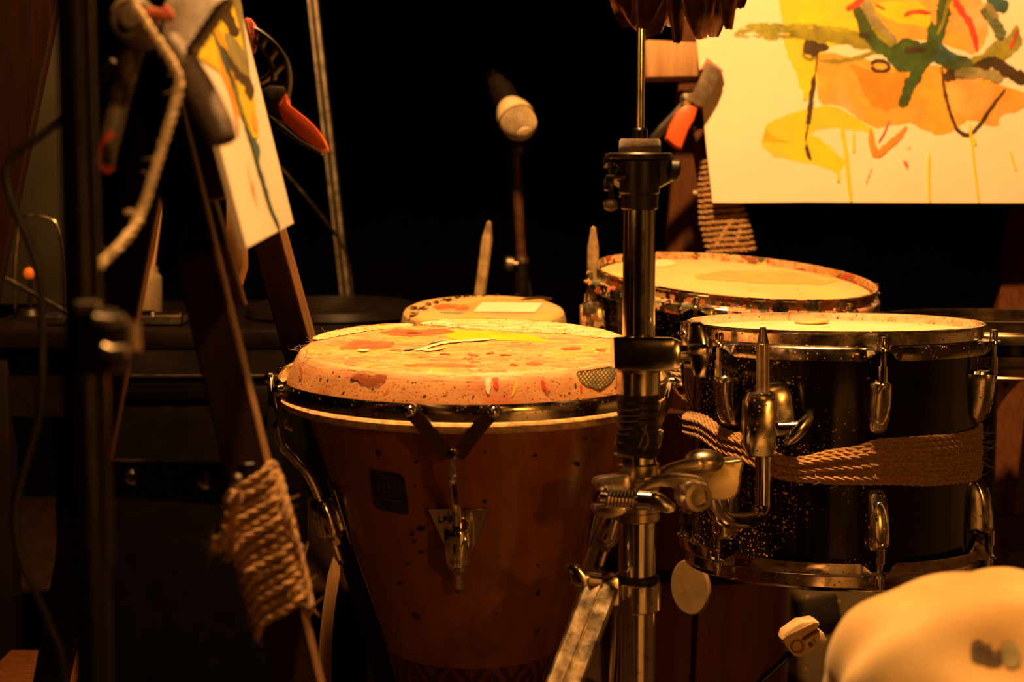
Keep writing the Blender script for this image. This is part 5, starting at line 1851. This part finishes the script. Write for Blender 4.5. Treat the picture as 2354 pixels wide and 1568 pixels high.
for pts, w in (([(1590, 1140), (1586, 1330), (1592, 1520)], 18), ([(1890, 900), (1920, 1180), (1960, 1520)], 18), ([(1022, 985), (1022, 1140)], 18), ([(905, 1270), (905, 1365)], 22), ([(650, 680), (650, 748)], 18), ([(1930, 1030), (1932, 1090)], 20), ([(2190, 1120), (2215, 1200), (2240, 1280)], 14)):
    on_sheet('r', pts, w, 'yellow', taper=(0.4, 0.9))
on_sheet('r', [(1395, 1205), (1420, 1235), (1425, 1275)], 20, 'pink')
on_sheet('r', [(1425, 1110), (1450, 1100)], 16, 'pink')
on_sheet('r', [(1160, 1255), (1135, 1320), (1112, 1380)], 7, 'pink', taper=(0.3, 0.1))

# clamp on that sheet
k3 = thing('spring_clamp', 'orange-handled spring clamp gripping the left edge of the bright sheet', 'clamp', Matrix.Translation(P(1600, 250, 2.38)), cg)


def ZC(pts):
    return [(1250 + x / 3.016, y / 3.016) for x, y in pts]


D3 = 2.385
mk('jaw_arm', px_prism(ZC([(1135, 418), (1232, 488), (1195, 590), (1110, 745), (1065, 735), (1005, 700), (1070, 570)]), D3, 0.02, 0.003), MAT['grey_plastic'], k3)
mk('jaw_pad', px_prism(ZC([(1085, 480), (1136, 400), (1247, 485), (1222, 530), (1150, 500)]), D3 + 0.008, 0.03, 0.003), MAT['pink_pad'], k3, label='red rubber jaw pad')
mk('handle', px_prism(ZC([(1000, 705), (1070, 750), (1045, 830), (1005, 900), (985, 960), (958, 1034), (905, 1012), (845, 960), (875, 860), (925, 765)]), D3 - 0.004, 0.026, 0.006), MAT['orange'], k3, label='orange handle')
mk('handle', px_prism(ZC([(1010, 640), (1060, 640), (960, 800), (870, 900), (765, 1000), (728, 950), (800, 865), (900, 760)]), D3 + 0.034, 0.02, 0.004), MAT['black_plastic'], k3)
mk('pivot', rod_between(P(*ZC([(990, 690)])[0], D3 + 0.03), P(*ZC([(985, 690)])[0], D3 - 0.006), [(1e-4, 0), (0.008, 0), (0.008, 0.034), (1e-4, 0.036)], 16), MAT['dull_metal'], k3)

# ================================================================== microphone on a boom stand
mc = P(1193, 284, 2.56)
tail = Vector((-0.30, 0.62, 0.56)).normalized()
ms = thing('microphone', 'cream handheld microphone with round wire grille pointing at the drums', 'microphone', Matrix.Translation(mc))
mm = tail.to_track_quat('Z', 'Y').to_matrix().to_4x4()
mm.translation = mc
grille = NT('cream_wire_mesh')
v_ = grille.scaled(1, 1, 1)
wv = []
sx = grille.n('ShaderNodeSeparateXYZ')
grille.t.links.new(grille.tc, sx.inputs[0])
MAT['grille'] = plain('cream_grille_paint', (0.72, 0.58, 0.36), 0.45, 0.0, 0.2)
MAT['mic_body'] = plain('cream_mic_paint', (0.74, 0.60, 0.38), 0.4, 0.0, 0.15)
core = [(1e-4, -0.0235), (0.009, -0.0220), (0.017, -0.0165), (0.0222, -0.0080), (0.0236, 0.0), (0.0222, 0.008), (0.0205, 0.012)]
mk('grille_core', G().add(lathe(core, 32), mm), plain('dark_grille_foam', (0.10, 0.07, 0.04), 0.9), ms)
gw = G()
for k in range(26):
    for s in (-1, 1):
        pts = []
        for i in range(15):
            z = -0.0225 + 0.0345 * i / 14
            r = interp([(a, -b) for a, b in [(0.004, -0.0238), (0.009, -0.0226), (0.017, -0.0172), (0.0228, -0.0080), (0.0242, 0.0), (0.0228, 0.008), (0.0212, 0.0125)]], -z)
            an = 2 * PI * k / 26 + s * z * 30
            pts.append(mm @ cylp(an, r, z))
        gw.add(tube(pts, 0.00062, 4))
mk('wire_grille', gw, MAT['grille'], ms, kind='stuff')
mk('grille_nose', G().add(lathe([(1e-4, -0.0262), (0.006, -0.0256), (0.0105, -0.0232), (0.0112, -0.0205)], 24), mm), MAT['mic_body'], ms)
mk('grille_ring', G().add(lathe([(0.0205, 0.010), (0.0256, 0.0105), (0.0262, 0.013), (0.0256, 0.018), (0.0235, 0.026), (0.019, 0.036), (0.0165, 0.040)], 36), mm), MAT['mic_body'], ms)
mk('handle', G().add(lathe([(0.0165, 0.038), (0.0180, 0.042), (0.0172, 0.055), (0.0140, 0.085), (0.0125, 0.095), (1e-4, 0.096)], 28), mm), MAT['black_metal'], ms)
mk('plug', G().add(lathe([(0.0080, 0.094), (0.0095, 0.096), (0.0095, 0.110), (0.0070, 0.116), (1e-4, 0.117)], 18), mm), MAT['chrome'], ms)
bs = thing('microphone_stand', 'rusty brown boom stand holding the cream microphone', 'stand', Matrix.Translation((P(1200, 605, 2.62).x, P(1200, 605, 2.62).y, 0)))
rusty = plain('rusty_brown_metal', (0.075, 0.028, 0.010), 0.55, 0.0, 0.6, 60, 0.3)
hd = mc + tail * 0.060
mk('clip', rod_between(hd - tail * 0.02, hd + tail * 0.025, [(0.0160, 0), (0.0185, 0), (0.0180, 0.035), (0.0150, 0.035), (0.0160, 0)], 24), MAT['black_metal'], bs)
mk('clip_block', px_box(1168, 322, 1206, 356, 2.60, 0.025, 0.004), MAT['black_metal'], bs)
bt_ = P(1199, 598, 2.64)
mk('boom_arm', px_tube([(1184, 340, 2.615), (1188, 400, 2.62), (1193, 500, 2.63), (1200, 610, 2.64)], [0.0085, 0.0075, 0.0072, 0.0072], 14), rusty, bs)
mk('joint_ring', xf(lathe([(0.0075, -0.004), (0.0105, -0.004), (0.0112, 0.0), (0.0105, 0.004), (0.0075, 0.004), (0.0075, -0.004)], 24), Matrix.Translation(bt_)), MAT['dull_metal'], bs)
mk('joint_knob', rod_between(P(1190, 607, 2.632), P(1160, 606, 2.63), [(1e-4, 0), (0.004, 0), (0.004, 0.006), (0.0105, 0.007), (0.0110, 0.016), (0.008, 0.019), (1e-4, 0.0195)], 18), MAT['dull_metal'], bs)
mk('upright', G(cyl((bt_.x, bt_.y, 0.03), bt_ - Vector((0, 0, 0.004)), 0.0095)), MAT['black_metal'], bs)
mk('base', xf(lathe([(1e-4, 0), (0.125, 0), (0.125, 0.012), (0.03, 0.030), (0.012, 0.045), (1e-4, 0.045)], 40), Matrix.Translation((bt_.x, bt_.y, 0))), MAT['black_metal'], bs)
mk('microphone_cable', px_tube([(1140, 190, 2.655), (1150, 290, 2.655), (1168, 380, 2.65), (1180, 480, 2.65), (1205, 600, 2.66), (1222, 700, 2.67)], 0.0030, 8, 6), MAT['rubber'], bs)

# ================================================================== foreground black pole with clamp
a_, b_ = P(168, -60, 0.76), P(216, 1568, 0.76)
b_ = to_floor(a_, b_)
ps = thing('lamp_stand', 'out-of-focus black metal pole standing nearest on the left', 'stand', Matrix.Translation(b_))
mk('pole', G(cyl(a_, b_, 0.0075, None, 28)), MAT['black_metal'], ps)
mk('pole_sleeve', G(cyl(along(a_, b_, 1300), along(a_, b_, 830), 0.0092, None, 28)), MAT['black_metal'], ps)
cl2 = mk('pole_clamp', px_prism([(160, 760), (196, 706), (228, 706), (262, 735), (288, 740), (290, 806), (250, 860), (160, 850)], 0.742, 0.035, 0.004), MAT['black_metal'], ps)
mk('clamp_screw', px_tube([(176, 706, 0.744), (226, 704, 0.744)], 0.0022, 10), MAT['dull_metal'], cl2)
mk('clamp_screw', px_tube([(218, 734, 0.738), (256, 740, 0.738), (288, 734, 0.738)], 0.0020, 10), MAT['dull_metal'], cl2)
mk('clamp_screw', px_tube([(236, 802, 0.738), (258, 810, 0.738), (292, 806, 0.738)], 0.0022, 10), MAT['dull_metal'], cl2)
mk('base', xf(lathe([(1e-4, 0), (0.11, 0), (0.11, 0.010), (0.03, 0.022), (0.010, 0.03), (1e-4, 0.03)], 36), Matrix.Translation((b_.x, b_.y, 0))), MAT['black_metal'], ps)

# black cable hanging past it
cp2 = cat([(262, 140, 0.99), (200, 220, 1.0), (110, 300, 1.0), (35, 355, 1.0), (14, 400, 1.0), (30, 470, 1.0), (68, 560, 1.0), (92, 640, 1.0), (97, 740, 1.0), (97, 820, 1.0), (92, 940, 1.0), (60, 1060, 1.0), (34, 1180, 1.0), (50, 1290, 1.0), (110, 1430, 1.0), (150, 1600, 1.0), (140, 2200, 1.0), (130, 4200, 1.02)], 8)
cpts = [P(*p) for p in cp2]
cpts = [p for p in cpts if p.z > 0.003]
mk('cable', tube(cpts, 0.0022, 8), MAT['rubber'], label='thin black cable hanging in loops at the left edge', cat_='cable')

# leaning red-brown plank at the left edge
p0, p1 = P(70, 0, 1.75), P(-60, 640, 1.80)
mk('plank', beam(along(p0, p1, -60), to_floor(p0, p1), 0.055, 0.02), MAT['red_wood'], label='red-brown plank leaning at the far left edge', cat_='plank')

# pale upright rail behind the left painting
p0, p1 = P(717, 0, 2.98), P(794, 690, 2.98)
rl = thing('rail', 'thin pale metal rail standing upright behind the left painting', 'rail', Matrix.Translation(to_floor(p0, p1)))
q0, q1 = along(p0, p1, -60), to_floor(p0, p1)
mk('rail_bar', G(beam(q0 - Vector((0.005, 0, 0)), q1 - Vector((0.005, 0, 0)), 0.007, 0.012)), MAT['dull_metal'], rl)
mk('rail_bar', G(beam(q0 + Vector((0.006, 0, 0)), q1 + Vector((0.006, 0, 0)), 0.008, 0.012)), MAT['dull_metal'], rl)
mk('rail_web', G(beam(q0 + Vector((0, 0.008, 0)), q1 + Vector((0, 0.008, 0)), 0.02, 0.004)), MAT['black_metal'], rl)

# ================================================================== work table at the back left
tb = thing('work_table', 'dark wooden work table behind the left easel', 'table', Matrix.Translation((P(400, 760, 2.5).x, P(400, 760, 2.5).y, 0)))
tf = P(0, 758, 2.38)
TZ = tf.z
xl, xr = P(-80, 758, 2.38).x, P(925, 758, 2.38).x
yf, yb = tf.y, tf.y + 0.45
mk('table_top', xf(rbox(xr - xl, yb - yf, 0.025, 0.003), Matrix.Translation(((xl + xr) / 2, (yf + yb) / 2, TZ - 0.0125))), MAT['table'], tb)
for x in (xl + 0.03, xr - 0.03):
    for y in (yf + 0.03, yb - 0.03):
        mk('leg', xf(rbox(0.04, 0.04, TZ - 0.027, 0.002), Matrix.Translation((x, y, (TZ - 0.025) / 2))), MAT['table'], tb)
mk('apron', xf(rbox(xr - xl - 0.06, 0.015, 0.09), Matrix.Translation(((xl + xr) / 2, yf + 0.03, TZ - 0.07))), MAT['table'], tb)


def on_table(x, d=2.5):
    p = P(x, 740, d)
    return Vector((p.x, p.y, TZ))


# panel standing on the table, olive paint
q = on_table(60, 2.70)
pw = 0.20
mk('backing_panel', xf(rbox(0.17, 0.012, 0.60, 0.002), Matrix.Translation(q + Vector((-0.02, 0.06, 0.3005)))), MAT['olive'], label='dark olive panel standing on the table at the far left', cat_='panel')
# pilot lamp
lm = thing('pilot_lamp', 'tiny glowing orange pilot lamp above the table at the far left', 'lamp', Matrix.Translation(on_table(68, 2.58)))
lb = P(68, 628, 2.58)
mk('socket', G(cyl((lb.x, lb.y, TZ + 0.0005), (lb.x, lb.y, lb.z - 0.007), 0.0035)).add(cyl((lb.x, lb.y, TZ + 0.0005), (lb.x, lb.y, TZ + 0.008), 0.02, 0.016)), MAT['black_metal'], lm)
em = NT('orange_glow')
em.done((0.5, 0.12, 0.01), 0.4)
em.b.inputs['Emission Color'].default_value = (1.0, 0.15, 0.005, 1)
em.b.inputs['Emission Strength'].default_value = 0.3
mk('bulb', sphere(lb, 0.0085, n=16), em.m, lm)
# glass jar with brushes
jb = on_table(333, 2.545)
jar = thing('glass_jar', 'glass jar with brushes standing on the table behind the easel', 'jar', Matrix.Translation(jb))
gm = NT('dusty_glass')
gm.done((0.75, 0.62, 0.40), 0.15)
gm.b.inputs['Transmission Weight'].default_value = 0.75
mk('glass', xf(lathe([(1e-4, 0.001), (0.022, 0.001), (0.024, 0.004), (0.024, 0.055), (0.019, 0.062), (0.019, 0.070), (0.0175, 0.070), (0.0175, 0.060), (0.022, 0.053), (0.022, 0.006), (1e-4, 0.005)], 28), Matrix.Translation(jb)), gm.m, jar)
for k, (dx, dy, h, m_) in enumerate([(-0.006, 0.004, 0.150, 'pale_wood'), (0.006, -0.004, 0.135, 'orange'), (0.010, 0.006, 0.165, 'pale_wood')]):
    b0 = jb + Vector((dx * 0.3, dy * 0.3, 0.008))
    b1 = jb + Vector((dx * 2.5, dy * 2, h))
    br_ = mk('brush', cyl(b0, b1, 0.0028, 0.0022, 10), MAT[m_], jar)
    mk('bristles', rod_between(b1, b1 + (b1 - b0).normalized() * 0.02, [(0.003, 0), (0.0042, 0.008), (0.003, 0.016), (1e-4, 0.021)], 10), MAT['felt'], br_)
# metal tray with clips
ty = on_table(355, 2.42)
tr = thing('tool_tray', 'shallow metal tray with small tools on the table edge', 'tray', Matrix.Translation(ty))
mk('tray', G(xf(rbox(0.072, 0.06, 0.003), Matrix.Translation(ty + Vector((0, 0.03, 0.002))))).add(xf(rbox(0.072, 0.002, 0.012), Matrix.Translation(ty + Vector((0, 0.001, 0.0065))))).add(xf(rbox(0.002, 0.06, 0.012), Matrix.Translation(ty + Vector((-0.035, 0.03, 0.0065))))).add(xf(rbox(0.002, 0.06, 0.012), Matrix.Translation(ty + Vector((0.035, 0.03, 0.0065))))), MAT['dull_metal'], tr)
mk('tool', G(cyl(ty + Vector((-0.03, 0.02, 0.014)), ty + Vector((0.030, 0.012, 0.016)), 0.004, 0.0025)).add(cyl(ty + Vector((-0.030, 0.02, 0.014)), ty + Vector((-0.004, 0.0165, 0.015)), 0.0055)), MAT['chrome'], tr)
mk('tool', G(cyl(ty + Vector((-0.025, 0.035, 0.012)), ty + Vector((0.028, 0.030, 0.012)), 0.0035)), MAT['pale_wood'], tr)
ty2 = on_table(120, 2.42)
mk('paint_tube', G(rod_between(ty2 + Vector((-0.018, 0.01, 0.0085)), ty2 + Vector((0.022, 0.012, 0.0085)), [(1e-4, 0), (0.008, 0), (0.008, 0.030), (0.004, 0.034), (0.004, 0.041), (1e-4, 0.041)], 16)), MAT['chrome_worn'], label='crumpled metal paint tube lying on the table near the pilot lamp', cat_='tube')
# thin metal stick leaning across the panel and wire hoop
s0, s1 = P(8, 638, 2.50), P(152, 716, 2.46)
mk('metal_stick', cyl(s0, s0 + (s1 - s0) * ((TZ + 0.003 - s0.z) / (s1 - s0).z), 0.0032), MAT['dull_metal'], label='thin metal stick slanting down onto the table at the left', cat_='stick')
wire = [P(*p) for p in cat([(34, 760, 2.52), (36, 600, 2.52), (50, 505, 2.52), (80, 497, 2.52), (112, 502, 2.52), (134, 522, 2.52), (150, 600, 2.52), (152, 760, 2.52)], 8)]
wire = [p if p.z > TZ + 0.003 else Vector((p.x, p.y, TZ + 0.003)) for p in wire]
mk('wire_hoop', tube(wire, 0.0020, 8), MAT['dark_chrome'], label='bent wire hoop standing on the table at the far left', cat_='hoop')
# black flight case in front of the table
cx0, cx1 = P(225, 860, 2.05).x, P(648, 860, 2.05).x
cz = P(400, 861, 2.05).z
cy0 = P(400, 861, 2.05).y
fc = thing('flight_case', 'black flight case with thin metal edge in front of the work table', 'case', Matrix.Translation(((cx0 + cx1) / 2, cy0 + 0.12, 0)))
mk('case_body', xf(rbox(cx1 - cx0, 0.24, cz - 0.03, 0.002), Matrix.Translation(((cx0 + cx1) / 2, cy0 + 0.121, (cz - 0.03) / 2))), MAT['black_case'], fc)
mk('case_lid', xf(rbox(cx1 - cx0 + 0.006, 0.246, 0.029, 0.002), Matrix.Translation(((cx0 + cx1) / 2, cy0 + 0.121, cz - 0.0145))), MAT['black_case'], fc)
mk('edge_strip', xf(rbox(cx1 - cx0 + 0.008, 0.003, 0.003, 0.0008), Matrix.Translation(((cx0 + cx1) / 2, cy0 - 0.003, cz - 0.001))), MAT['dull_metal'], fc)
mk('latch', xf(rbox(0.03, 0.006, 0.035, 0.002), Matrix.Translation((cx1 - 0.03, cy0 - 0.004, cz - 0.03))), MAT['black_metal'], fc)
# low bench corner at the lower left
bq = P(150, 1496, 1.98)
bx0, bx1 = P(20, 1496, 1.98).x, P(232, 1496, 1.98).x
bn = thing('low_bench', 'paint-stained reddish wooden bench corner at the lower left', 'bench', Matrix.Translation((bq.x, bq.y, 0)))
mk('bench_top', xf(rbox(bx1 - bx0, 0.22, 0.022, 0.003), Matrix.Translation(((bx0 + bx1) / 2, bq.y - 0.105, bq.z - 0.011))), MAT['easel_brown'], bn)
for sx_ in (bx0 + 0.02, bx1 - 0.02):
    for sy_ in (bq.y - 0.19, bq.y - 0.02):
        mk('leg', xf(rbox(0.025, 0.025, bq.z - 0.023), Matrix.Translation((sx_, sy_, (bq.z - 0.022) / 2))), MAT['easel_brown'], bn)

# ================================================================== behind and below the drums
# wooden barrel drum under the back tom
bc = P(1600, 1000, 2.30)
zt_ = P(1600, 925, 2.30).z
bd = thing('barrel_drum', 'tall reddish wooden barrel drum standing behind the chrome stand', 'drum', Matrix.Translation((bc.x, bc.y, 0)))
prof = []
for k in range(25):
    t = k / 24
    prof.append((0.088 + 0.030 * math.sin(PI * (0.15 + 0.75 * t)), 0.003 + (zt_ - 0.003) * t))
mk('barrel', xf(lathe([(1e-4, 0.003)] + prof, 72), Matrix.Translation((bc.x, bc.y, 0))), MAT['barrel'], bd)
mk('drum_head', xf(lathe([(prof[-1][0], zt_), (0.05, zt_ + 0.001), (1e-4, zt_ + 0.001)], 60), Matrix.Translation((bc.x, bc.y, 0))), MAT['small_head'], bd)
for t in (0.18, 0.60):
    z = 0.003 + (zt_ - 0.003) * t
    r = 0.088 + 0.030 * math.sin(PI * (0.15 + 0.75 * t)) + 0.001
    mk('band', xf(lathe([(r - 0.002, z - 0.008), (r, z - 0.008), (r, z + 0.008), (r - 0.002, z + 0.008)], 72), Matrix.Translation((bc.x, bc.y, 0))), MAT['black_metal'], bd)

# kick drum lying behind the tom
kc = P(2060, 1560, 2.62)
kc.z = 0.26
KD = Matrix.Translation(kc) @ Matrix.Rotation(PI / 2, 4, 'X')
kd = thing('bass_drum', 'dim bass drum lying on its side below the front tom', 'drum', Matrix.Translation((kc.x, kc.y, 0)))
mk('shell', G().add(lathe([(0.25, 0.0), (0.25, -0.32), (0.246, -0.32), (0.246, 0.0), (0.25, 0.0)], 96), KD), MAT['lacquer_dim'], kd)
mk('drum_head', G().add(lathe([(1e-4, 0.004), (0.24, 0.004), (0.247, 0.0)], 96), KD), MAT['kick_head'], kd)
mk('hoop', G().add(lathe([(0.246, 0.014), (0.257, 0.014), (0.258, -0.02), (0.251, -0.02), (0.251, 0.006), (0.246, 0.006), (0.246, 0.014)], 96), KD), MAT['easel'], kd)
for k in range(8):
    a = 2 * PI * k / 8 + 0.3
    mk('claw', G().add(xf(rbox(0.022, 0.016, 0.05, 0.004), mount(ID, a, 0.262, -0.005)), KD), MAT['black_metal'], kd)
mk('head_pad', G().add(xf(rbox(0.06, 0.04, 0.01, 0.003), Matrix.Translation((P(1880, 1405, 2.6).x - kc.x, P(1880, 1405, 2.6).z - kc.z, 0.010)) @ Matrix.Rotation(0.2, 4, 'Z')), KD), MAT['black_plastic'], kd)
# kick pedals with beaters
def pedal(name_label, base, head_p, ah=0.105):
    o = thing('kick_pedal', name_label, 'pedal', Matrix.Translation(base))
    mk('base_plate', xf(rbox(0.08, 0.22, 0.010, 0.002), Matrix.Translation(base + Vector((0, -0.06, 0.006)))), MAT['black_metal'], o)
    mk('footboard', xf(rbox(0.065, 0.20, 0.008, 0.002), Matrix.Translation(base + Vector((0, -0.06, 0.045))) @ Matrix.Rotation(R(12), 4, 'X')), MAT['dull_metal'], o)
    for s in (-1, 1):
        mk('post', xf(rbox(0.012, 0.02, ah - 0.005, 0.002), Matrix.Translation(base + Vector((s * 0.045, 0.03, 0.010 + (ah - 0.005) / 2)))), MAT['dull_metal'], o)
    mk('axle', cyl(base + Vector((-0.05, 0.03, ah)), base + Vector((0.05, 0.03, ah)), 0.006), MAT['dull_metal'], o)
    mk('beater_rod', cyl(base + Vector((0, 0.03, ah)), head_p, 0.0034, None, 12), MAT['black_metal'], o)
    return o


h1 = P(1812, 1506, 1.505)
a1 = P(1640, 1665, 1.62)
pd = pedal('kick pedal with beige plastic beater head on a dark rod', Vector((a1.x, a1.y - 0.03, 0.0)), h1, a1.z)
bp = [(1800, 1474), (1806, 1460), (1840, 1438), (1852, 1430), (1874, 1429), (1884, 1436), (1881, 1444), (1858, 1458), (1842, 1468), (1848, 1474), (1866, 1462), (1886, 1452), (1894, 1456), (1901, 1472), (1898, 1482), (1886, 1484), (1876, 1478), (1872, 1468), (1858, 1480), (1862, 1490), (1872, 1484), (1876, 1488), (1868, 1498), (1856, 1506), (1840, 1512), (1826, 1508), (1814, 1496)]
hd_ = mk('beater_head', px_prism(bp, 1.495, 0.024, 0.0015), MAT['beige'], pd, label='beige plastic beater head with a slot')
cc = P(1833, 1486, 1.495)
mk('beater_socket', rod_between(cc + FW * 0.002, cc - FW * 0.0015, [(0.0041, 0), (0.0056, 0), (0.0056, 0.0030), (0.0041, 0.0030), (0.0040, 0.0012), (1e-4, 0.001)], 24), MAT['cream_felt'], hd_)
mk('beater_face', px_prism([(1799, 1472), (1804, 1456), (1838, 1432), (1872, 1426), (1884, 1432), (1860, 1446), (1826, 1464)], 1.488, 0.028, 0.003), MAT['beige'], hd_)
h2 = P(1588, 1350, 1.95)
b2 = P(1588, 1600, 1.98)
pd2 = pedal('kick pedal with cream oval beater disc hanging beside the chrome stand', Vector((b2.x, b2.y, 0.0)), h2 + Vector((0.006, 0.006, -0.022)))
ax2 = Vector((-0.80, -0.62, 0.05)).normalized()
m2 = ax2.to_track_quat('Z', 'Y').to_matrix().to_4x4()
m2.translation = h2
mk('beater_disc', G().add(lathe([(1e-4, 0.0025), (0.0275, 0.0025), (0.0290, 0.0012), (0.0290, -0.0012), (0.0275, -0.0025), (1e-4, -0.0025)], 40), m2), MAT['cream_felt'], pd2, label='cream oval disc with scuffs')

# pale bent strip standing behind the rope-bound leg
sp_ = [P(*p) for p in cat([(776, 1262, 1.74), (768, 1320, 1.74), (756, 1400, 1.74), (748, 1490, 1.74), (747, 1580, 1.74), (750, 1700, 1.74), (760, 1900, 1.74), (775, 2120, 1.74)], 6)]
sp_ = [p for p in sp_ if p.z > 0.004]
sp_.append(Vector((sp_[-1].x, sp_[-1].y, 0.003)))
v, f = [], []
for i, p in enumerate(sp_):
    t = (sp_[min(i + 1, len(sp_) - 1)] - sp_[max(i - 1, 0)]).normalized()
    w_ = 0.0056 * min(1.0, 0.25 + i / 8)
    nn = t.cross(FW).normalized() * w_
    tt = FW * 0.0020
    v += [p + nn - tt, p - nn - tt, p - nn + tt, p + nn + tt]
for i in range(len(sp_) - 1):
    for k in range(4):
        f.append((4 * i + k, 4 * i + (k + 1) % 4, 4 * i + 4 + (k + 1) % 4, 4 * i + 4 + k))
f += [(0, 3, 2, 1), (4 * len(sp_) - 4, 4 * len(sp_) - 3, 4 * len(sp_) - 2, 4 * len(sp_) - 1)]
mk('bent_strip', (v, f), MAT['pale_wood'], label='narrow pale bent strip standing between the rope-bound leg and the goblet drum', cat_='strip')

# brown posts in the gloom below the tom
pz = thing('trestle', 'dim brown wooden trestle legs below the front tom', 'trestle', Matrix.Translation((P(1760, 1450, 2.45).x, P(1760, 1450, 2.45).y, 0)))
t0, t1 = P(1768, 1300, 2.45), P(1772, 1568, 2.43)
mk('leg', beam(along(t0, t1, 1100), to_floor(t0, t1), 0.034, 0.03), MAT['easel_brown'], pz)
t0, t1 = P(1662, 1330, 2.54), P(1690, 1568, 2.57)
mk('leg', beam(along(t0, t1, 1100), to_floor(t0, t1), 0.020, 0.03), MAT['easel_brown'], pz)
mk('rail', beam(P(1640, 1115, 2.54), P(1800, 1112, 2.46), 0.03, 0.03, Vector((0, 0, 1))), MAT['easel_brown'], pz)

# curved pale strip with screws on the right
ch_ = thing('wooden_chair', 'wooden chair with curved pale back rail beside the front tom', 'chair', Matrix.Translation((P(2330, 1000, 2.2).x, P(2330, 1000, 2.2).y, 0)))
arc = [P(*p) for p in cat([(2236, 1010, 2.33), (2262, 955, 2.33), (2292, 905, 2.33), (2330, 864, 2.33), (2376, 838, 2.34), (2430, 830, 2.36), (2500, 850, 2.38)], 8)]
v, f = [], []
for i, p in enumerate(arc):
    t = (arc[min(i + 1, len(arc) - 1)] - arc[max(i - 1, 0)]).normalized()
    nn = t.cross(FW).normalized() * 0.010
    tt = FW * 0.006
    v += [p + nn - tt, p - nn - tt, p - nn + tt, p + nn + tt]
for i in range(len(arc) - 1):
    for k in range(4):
        f.append((4 * i + k, 4 * i + (k + 1) % 4, 4 * i + 4 + (k + 1) % 4, 4 * i + 4 + k))
f += [(0, 3, 2, 1), (4 * len(arc) - 4, 4 * len(arc) - 3, 4 * len(arc) - 2, 4 * len(arc) - 1)]
br2 = mk('back_rail', (v, f), MAT['pale_wood'], ch_)
for x, y in ((2312, 885), (2344, 858)):
    p = P(x, y, 2.325)
    mk('screw', rod_between(p, p - FW * 0.004, [(1e-4, 0), (0.004, 0), (0.003, 0.003), (1e-4, 0.0035)], 12), MAT['black_metal'], br2)
for p in (arc[0], arc[-1]):
    mk('leg', beam(p, (p.x + 0.05, p.y - 0.12, 0.003), 0.022, 0.022), MAT['easel_brown'], ch_)

# ================================================================== pale cloth in the lower right corner
cc = P(2300, 1568, 1.03)
v, f = [], []
NU, NV = 96, 60
topz = P(2190, 1357, 1.0).z
for j in range(NV + 1):
    s = j / NV
    # from the crown outwards and down to the floor
    for i in range(NU):
        a = 2 * PI * i / NU
        if s < 0.45:
            q = s / 0.45
            r = 0.092 * math.sin(q * PI / 2) ** 0.85
            z = topz - 0.058 * (1 - math.cos(q * PI / 2)) ** 1.0
        else:
            q = (s - 0.45) / 0.55
            r = 0.092 + 0.035 * q ** 0.8
            z = topz - 0.058 - (topz - 0.058 - 0.004) * q
        x, y = r * math.sin(a) * 1.02, -r * math.cos(a)
        k = min(1.0, s * 2.5)
        fold = 0.016 * math.sin(y * 110 + 6 * x + 2.2 * noise.noise(Vector((x * 14, y * 14, 3)))) * k * max(0.15, min(1.0, 0.55 + x * 7))
        fold += 0.010 * noise.noise(Vector((x * 25, y * 40, z * 18))) * k
        hang = 0.010 * math.sin(a * 9 + 2 * noise.noise(Vector((a, 0, 1)))) * max(0, s - 0.5)
        d = Vector((math.sin(a), -math.cos(a), 0))
        v.append(Vector((cc.x + x, cc.y + y, max(0.003, z + fold * (1 if s < 0.45 else 0.2)))) + d * (hang + fold * 0.6))
for j in range(NV):
    for i in range(NU):
        f.append((j * NU + i, j * NU + (i + 1) % NU, (j + 1) * NU + (i + 1) % NU, (j + 1) * NU + i))
cm = NT('cream_cotton_cloth')
base = cm.mix(cm.ramp(cm.noise(22, 4), 0.35, 0.7), (0.58, 0.38, 0.14), (0.70, 0.52, 0.25))
cm.bump(cm.noise(900, 2), 0.2, 0.0004)
mk('draped_cloth', (v, f), cm.done(base, 0.85, sheen=0.3), sharp=80, label='pale yellow rumpled cloth with dark print in the lower right corner', cat_='cloth')
cloth = bpy.data.objects['draped_cloth']
from mathutils.bvhtree import BVHTree
bvh = BVHTree.FromPolygons(v, f)


def cloth_hit(x, y):
    d = (P(x, y, 1.0) - CP).normalized()
    h = bvh.ray_cast(CP, d)
    return (h[0] if h[0] is not None else P(x, y, 0.92)) - d * 0.0012


for i, poly in enumerate([[(2236, 1476), (2252, 1470), (2266, 1480), (2278, 1478), (2282, 1496), (2296, 1492), (2306, 1508), (2298, 1526), (2280, 1530), (2262, 1524), (2238, 1518), (2230, 1502)], [(2300, 1480), (2322, 1470), (2340, 1488), (2346, 1516), (2330, 1534), (2312, 1528), (2306, 1508)]]):
    mk('printed_mark', decal_poly(poly, cloth_hit, wob=5, seed=i + 3, smooth=3), PNT['brown' if i == 0 else 'grey'], cloth, fix=False)

# thin cable slanting behind the left painting
mk('cable', tube([Vector((p.x, p.y, max(p.z, TZ + 0.0035))) for p in cat([P(640, 380, 2.70), P(705, 455, 2.70), P(772, 540, 2.71), P(800, 600, 2.72), P(812, 690, 2.72), P(815, 742, 2.73)], 8)], 0.0025, 8), MAT['dark_chrome'], label='thin dull wire slanting behind the orange-handled clamp down to the table', cat_='wire')
# low round black lid on the right end of the table
tl = on_table(640, 2.56)
mk('round_lid', xf(lathe([(1e-4, 0.022), (0.10, 0.021), (0.118, 0.014), (0.122, 0.004), (0.120, 0.0005), (1e-4, 0.0005)], 60), Matrix.Translation(Vector((P(770, 730, 2.56).x, tl.y, TZ)))), MAT['black_metal'], label='low round black lid lying on the right end of the table', cat_='lid')
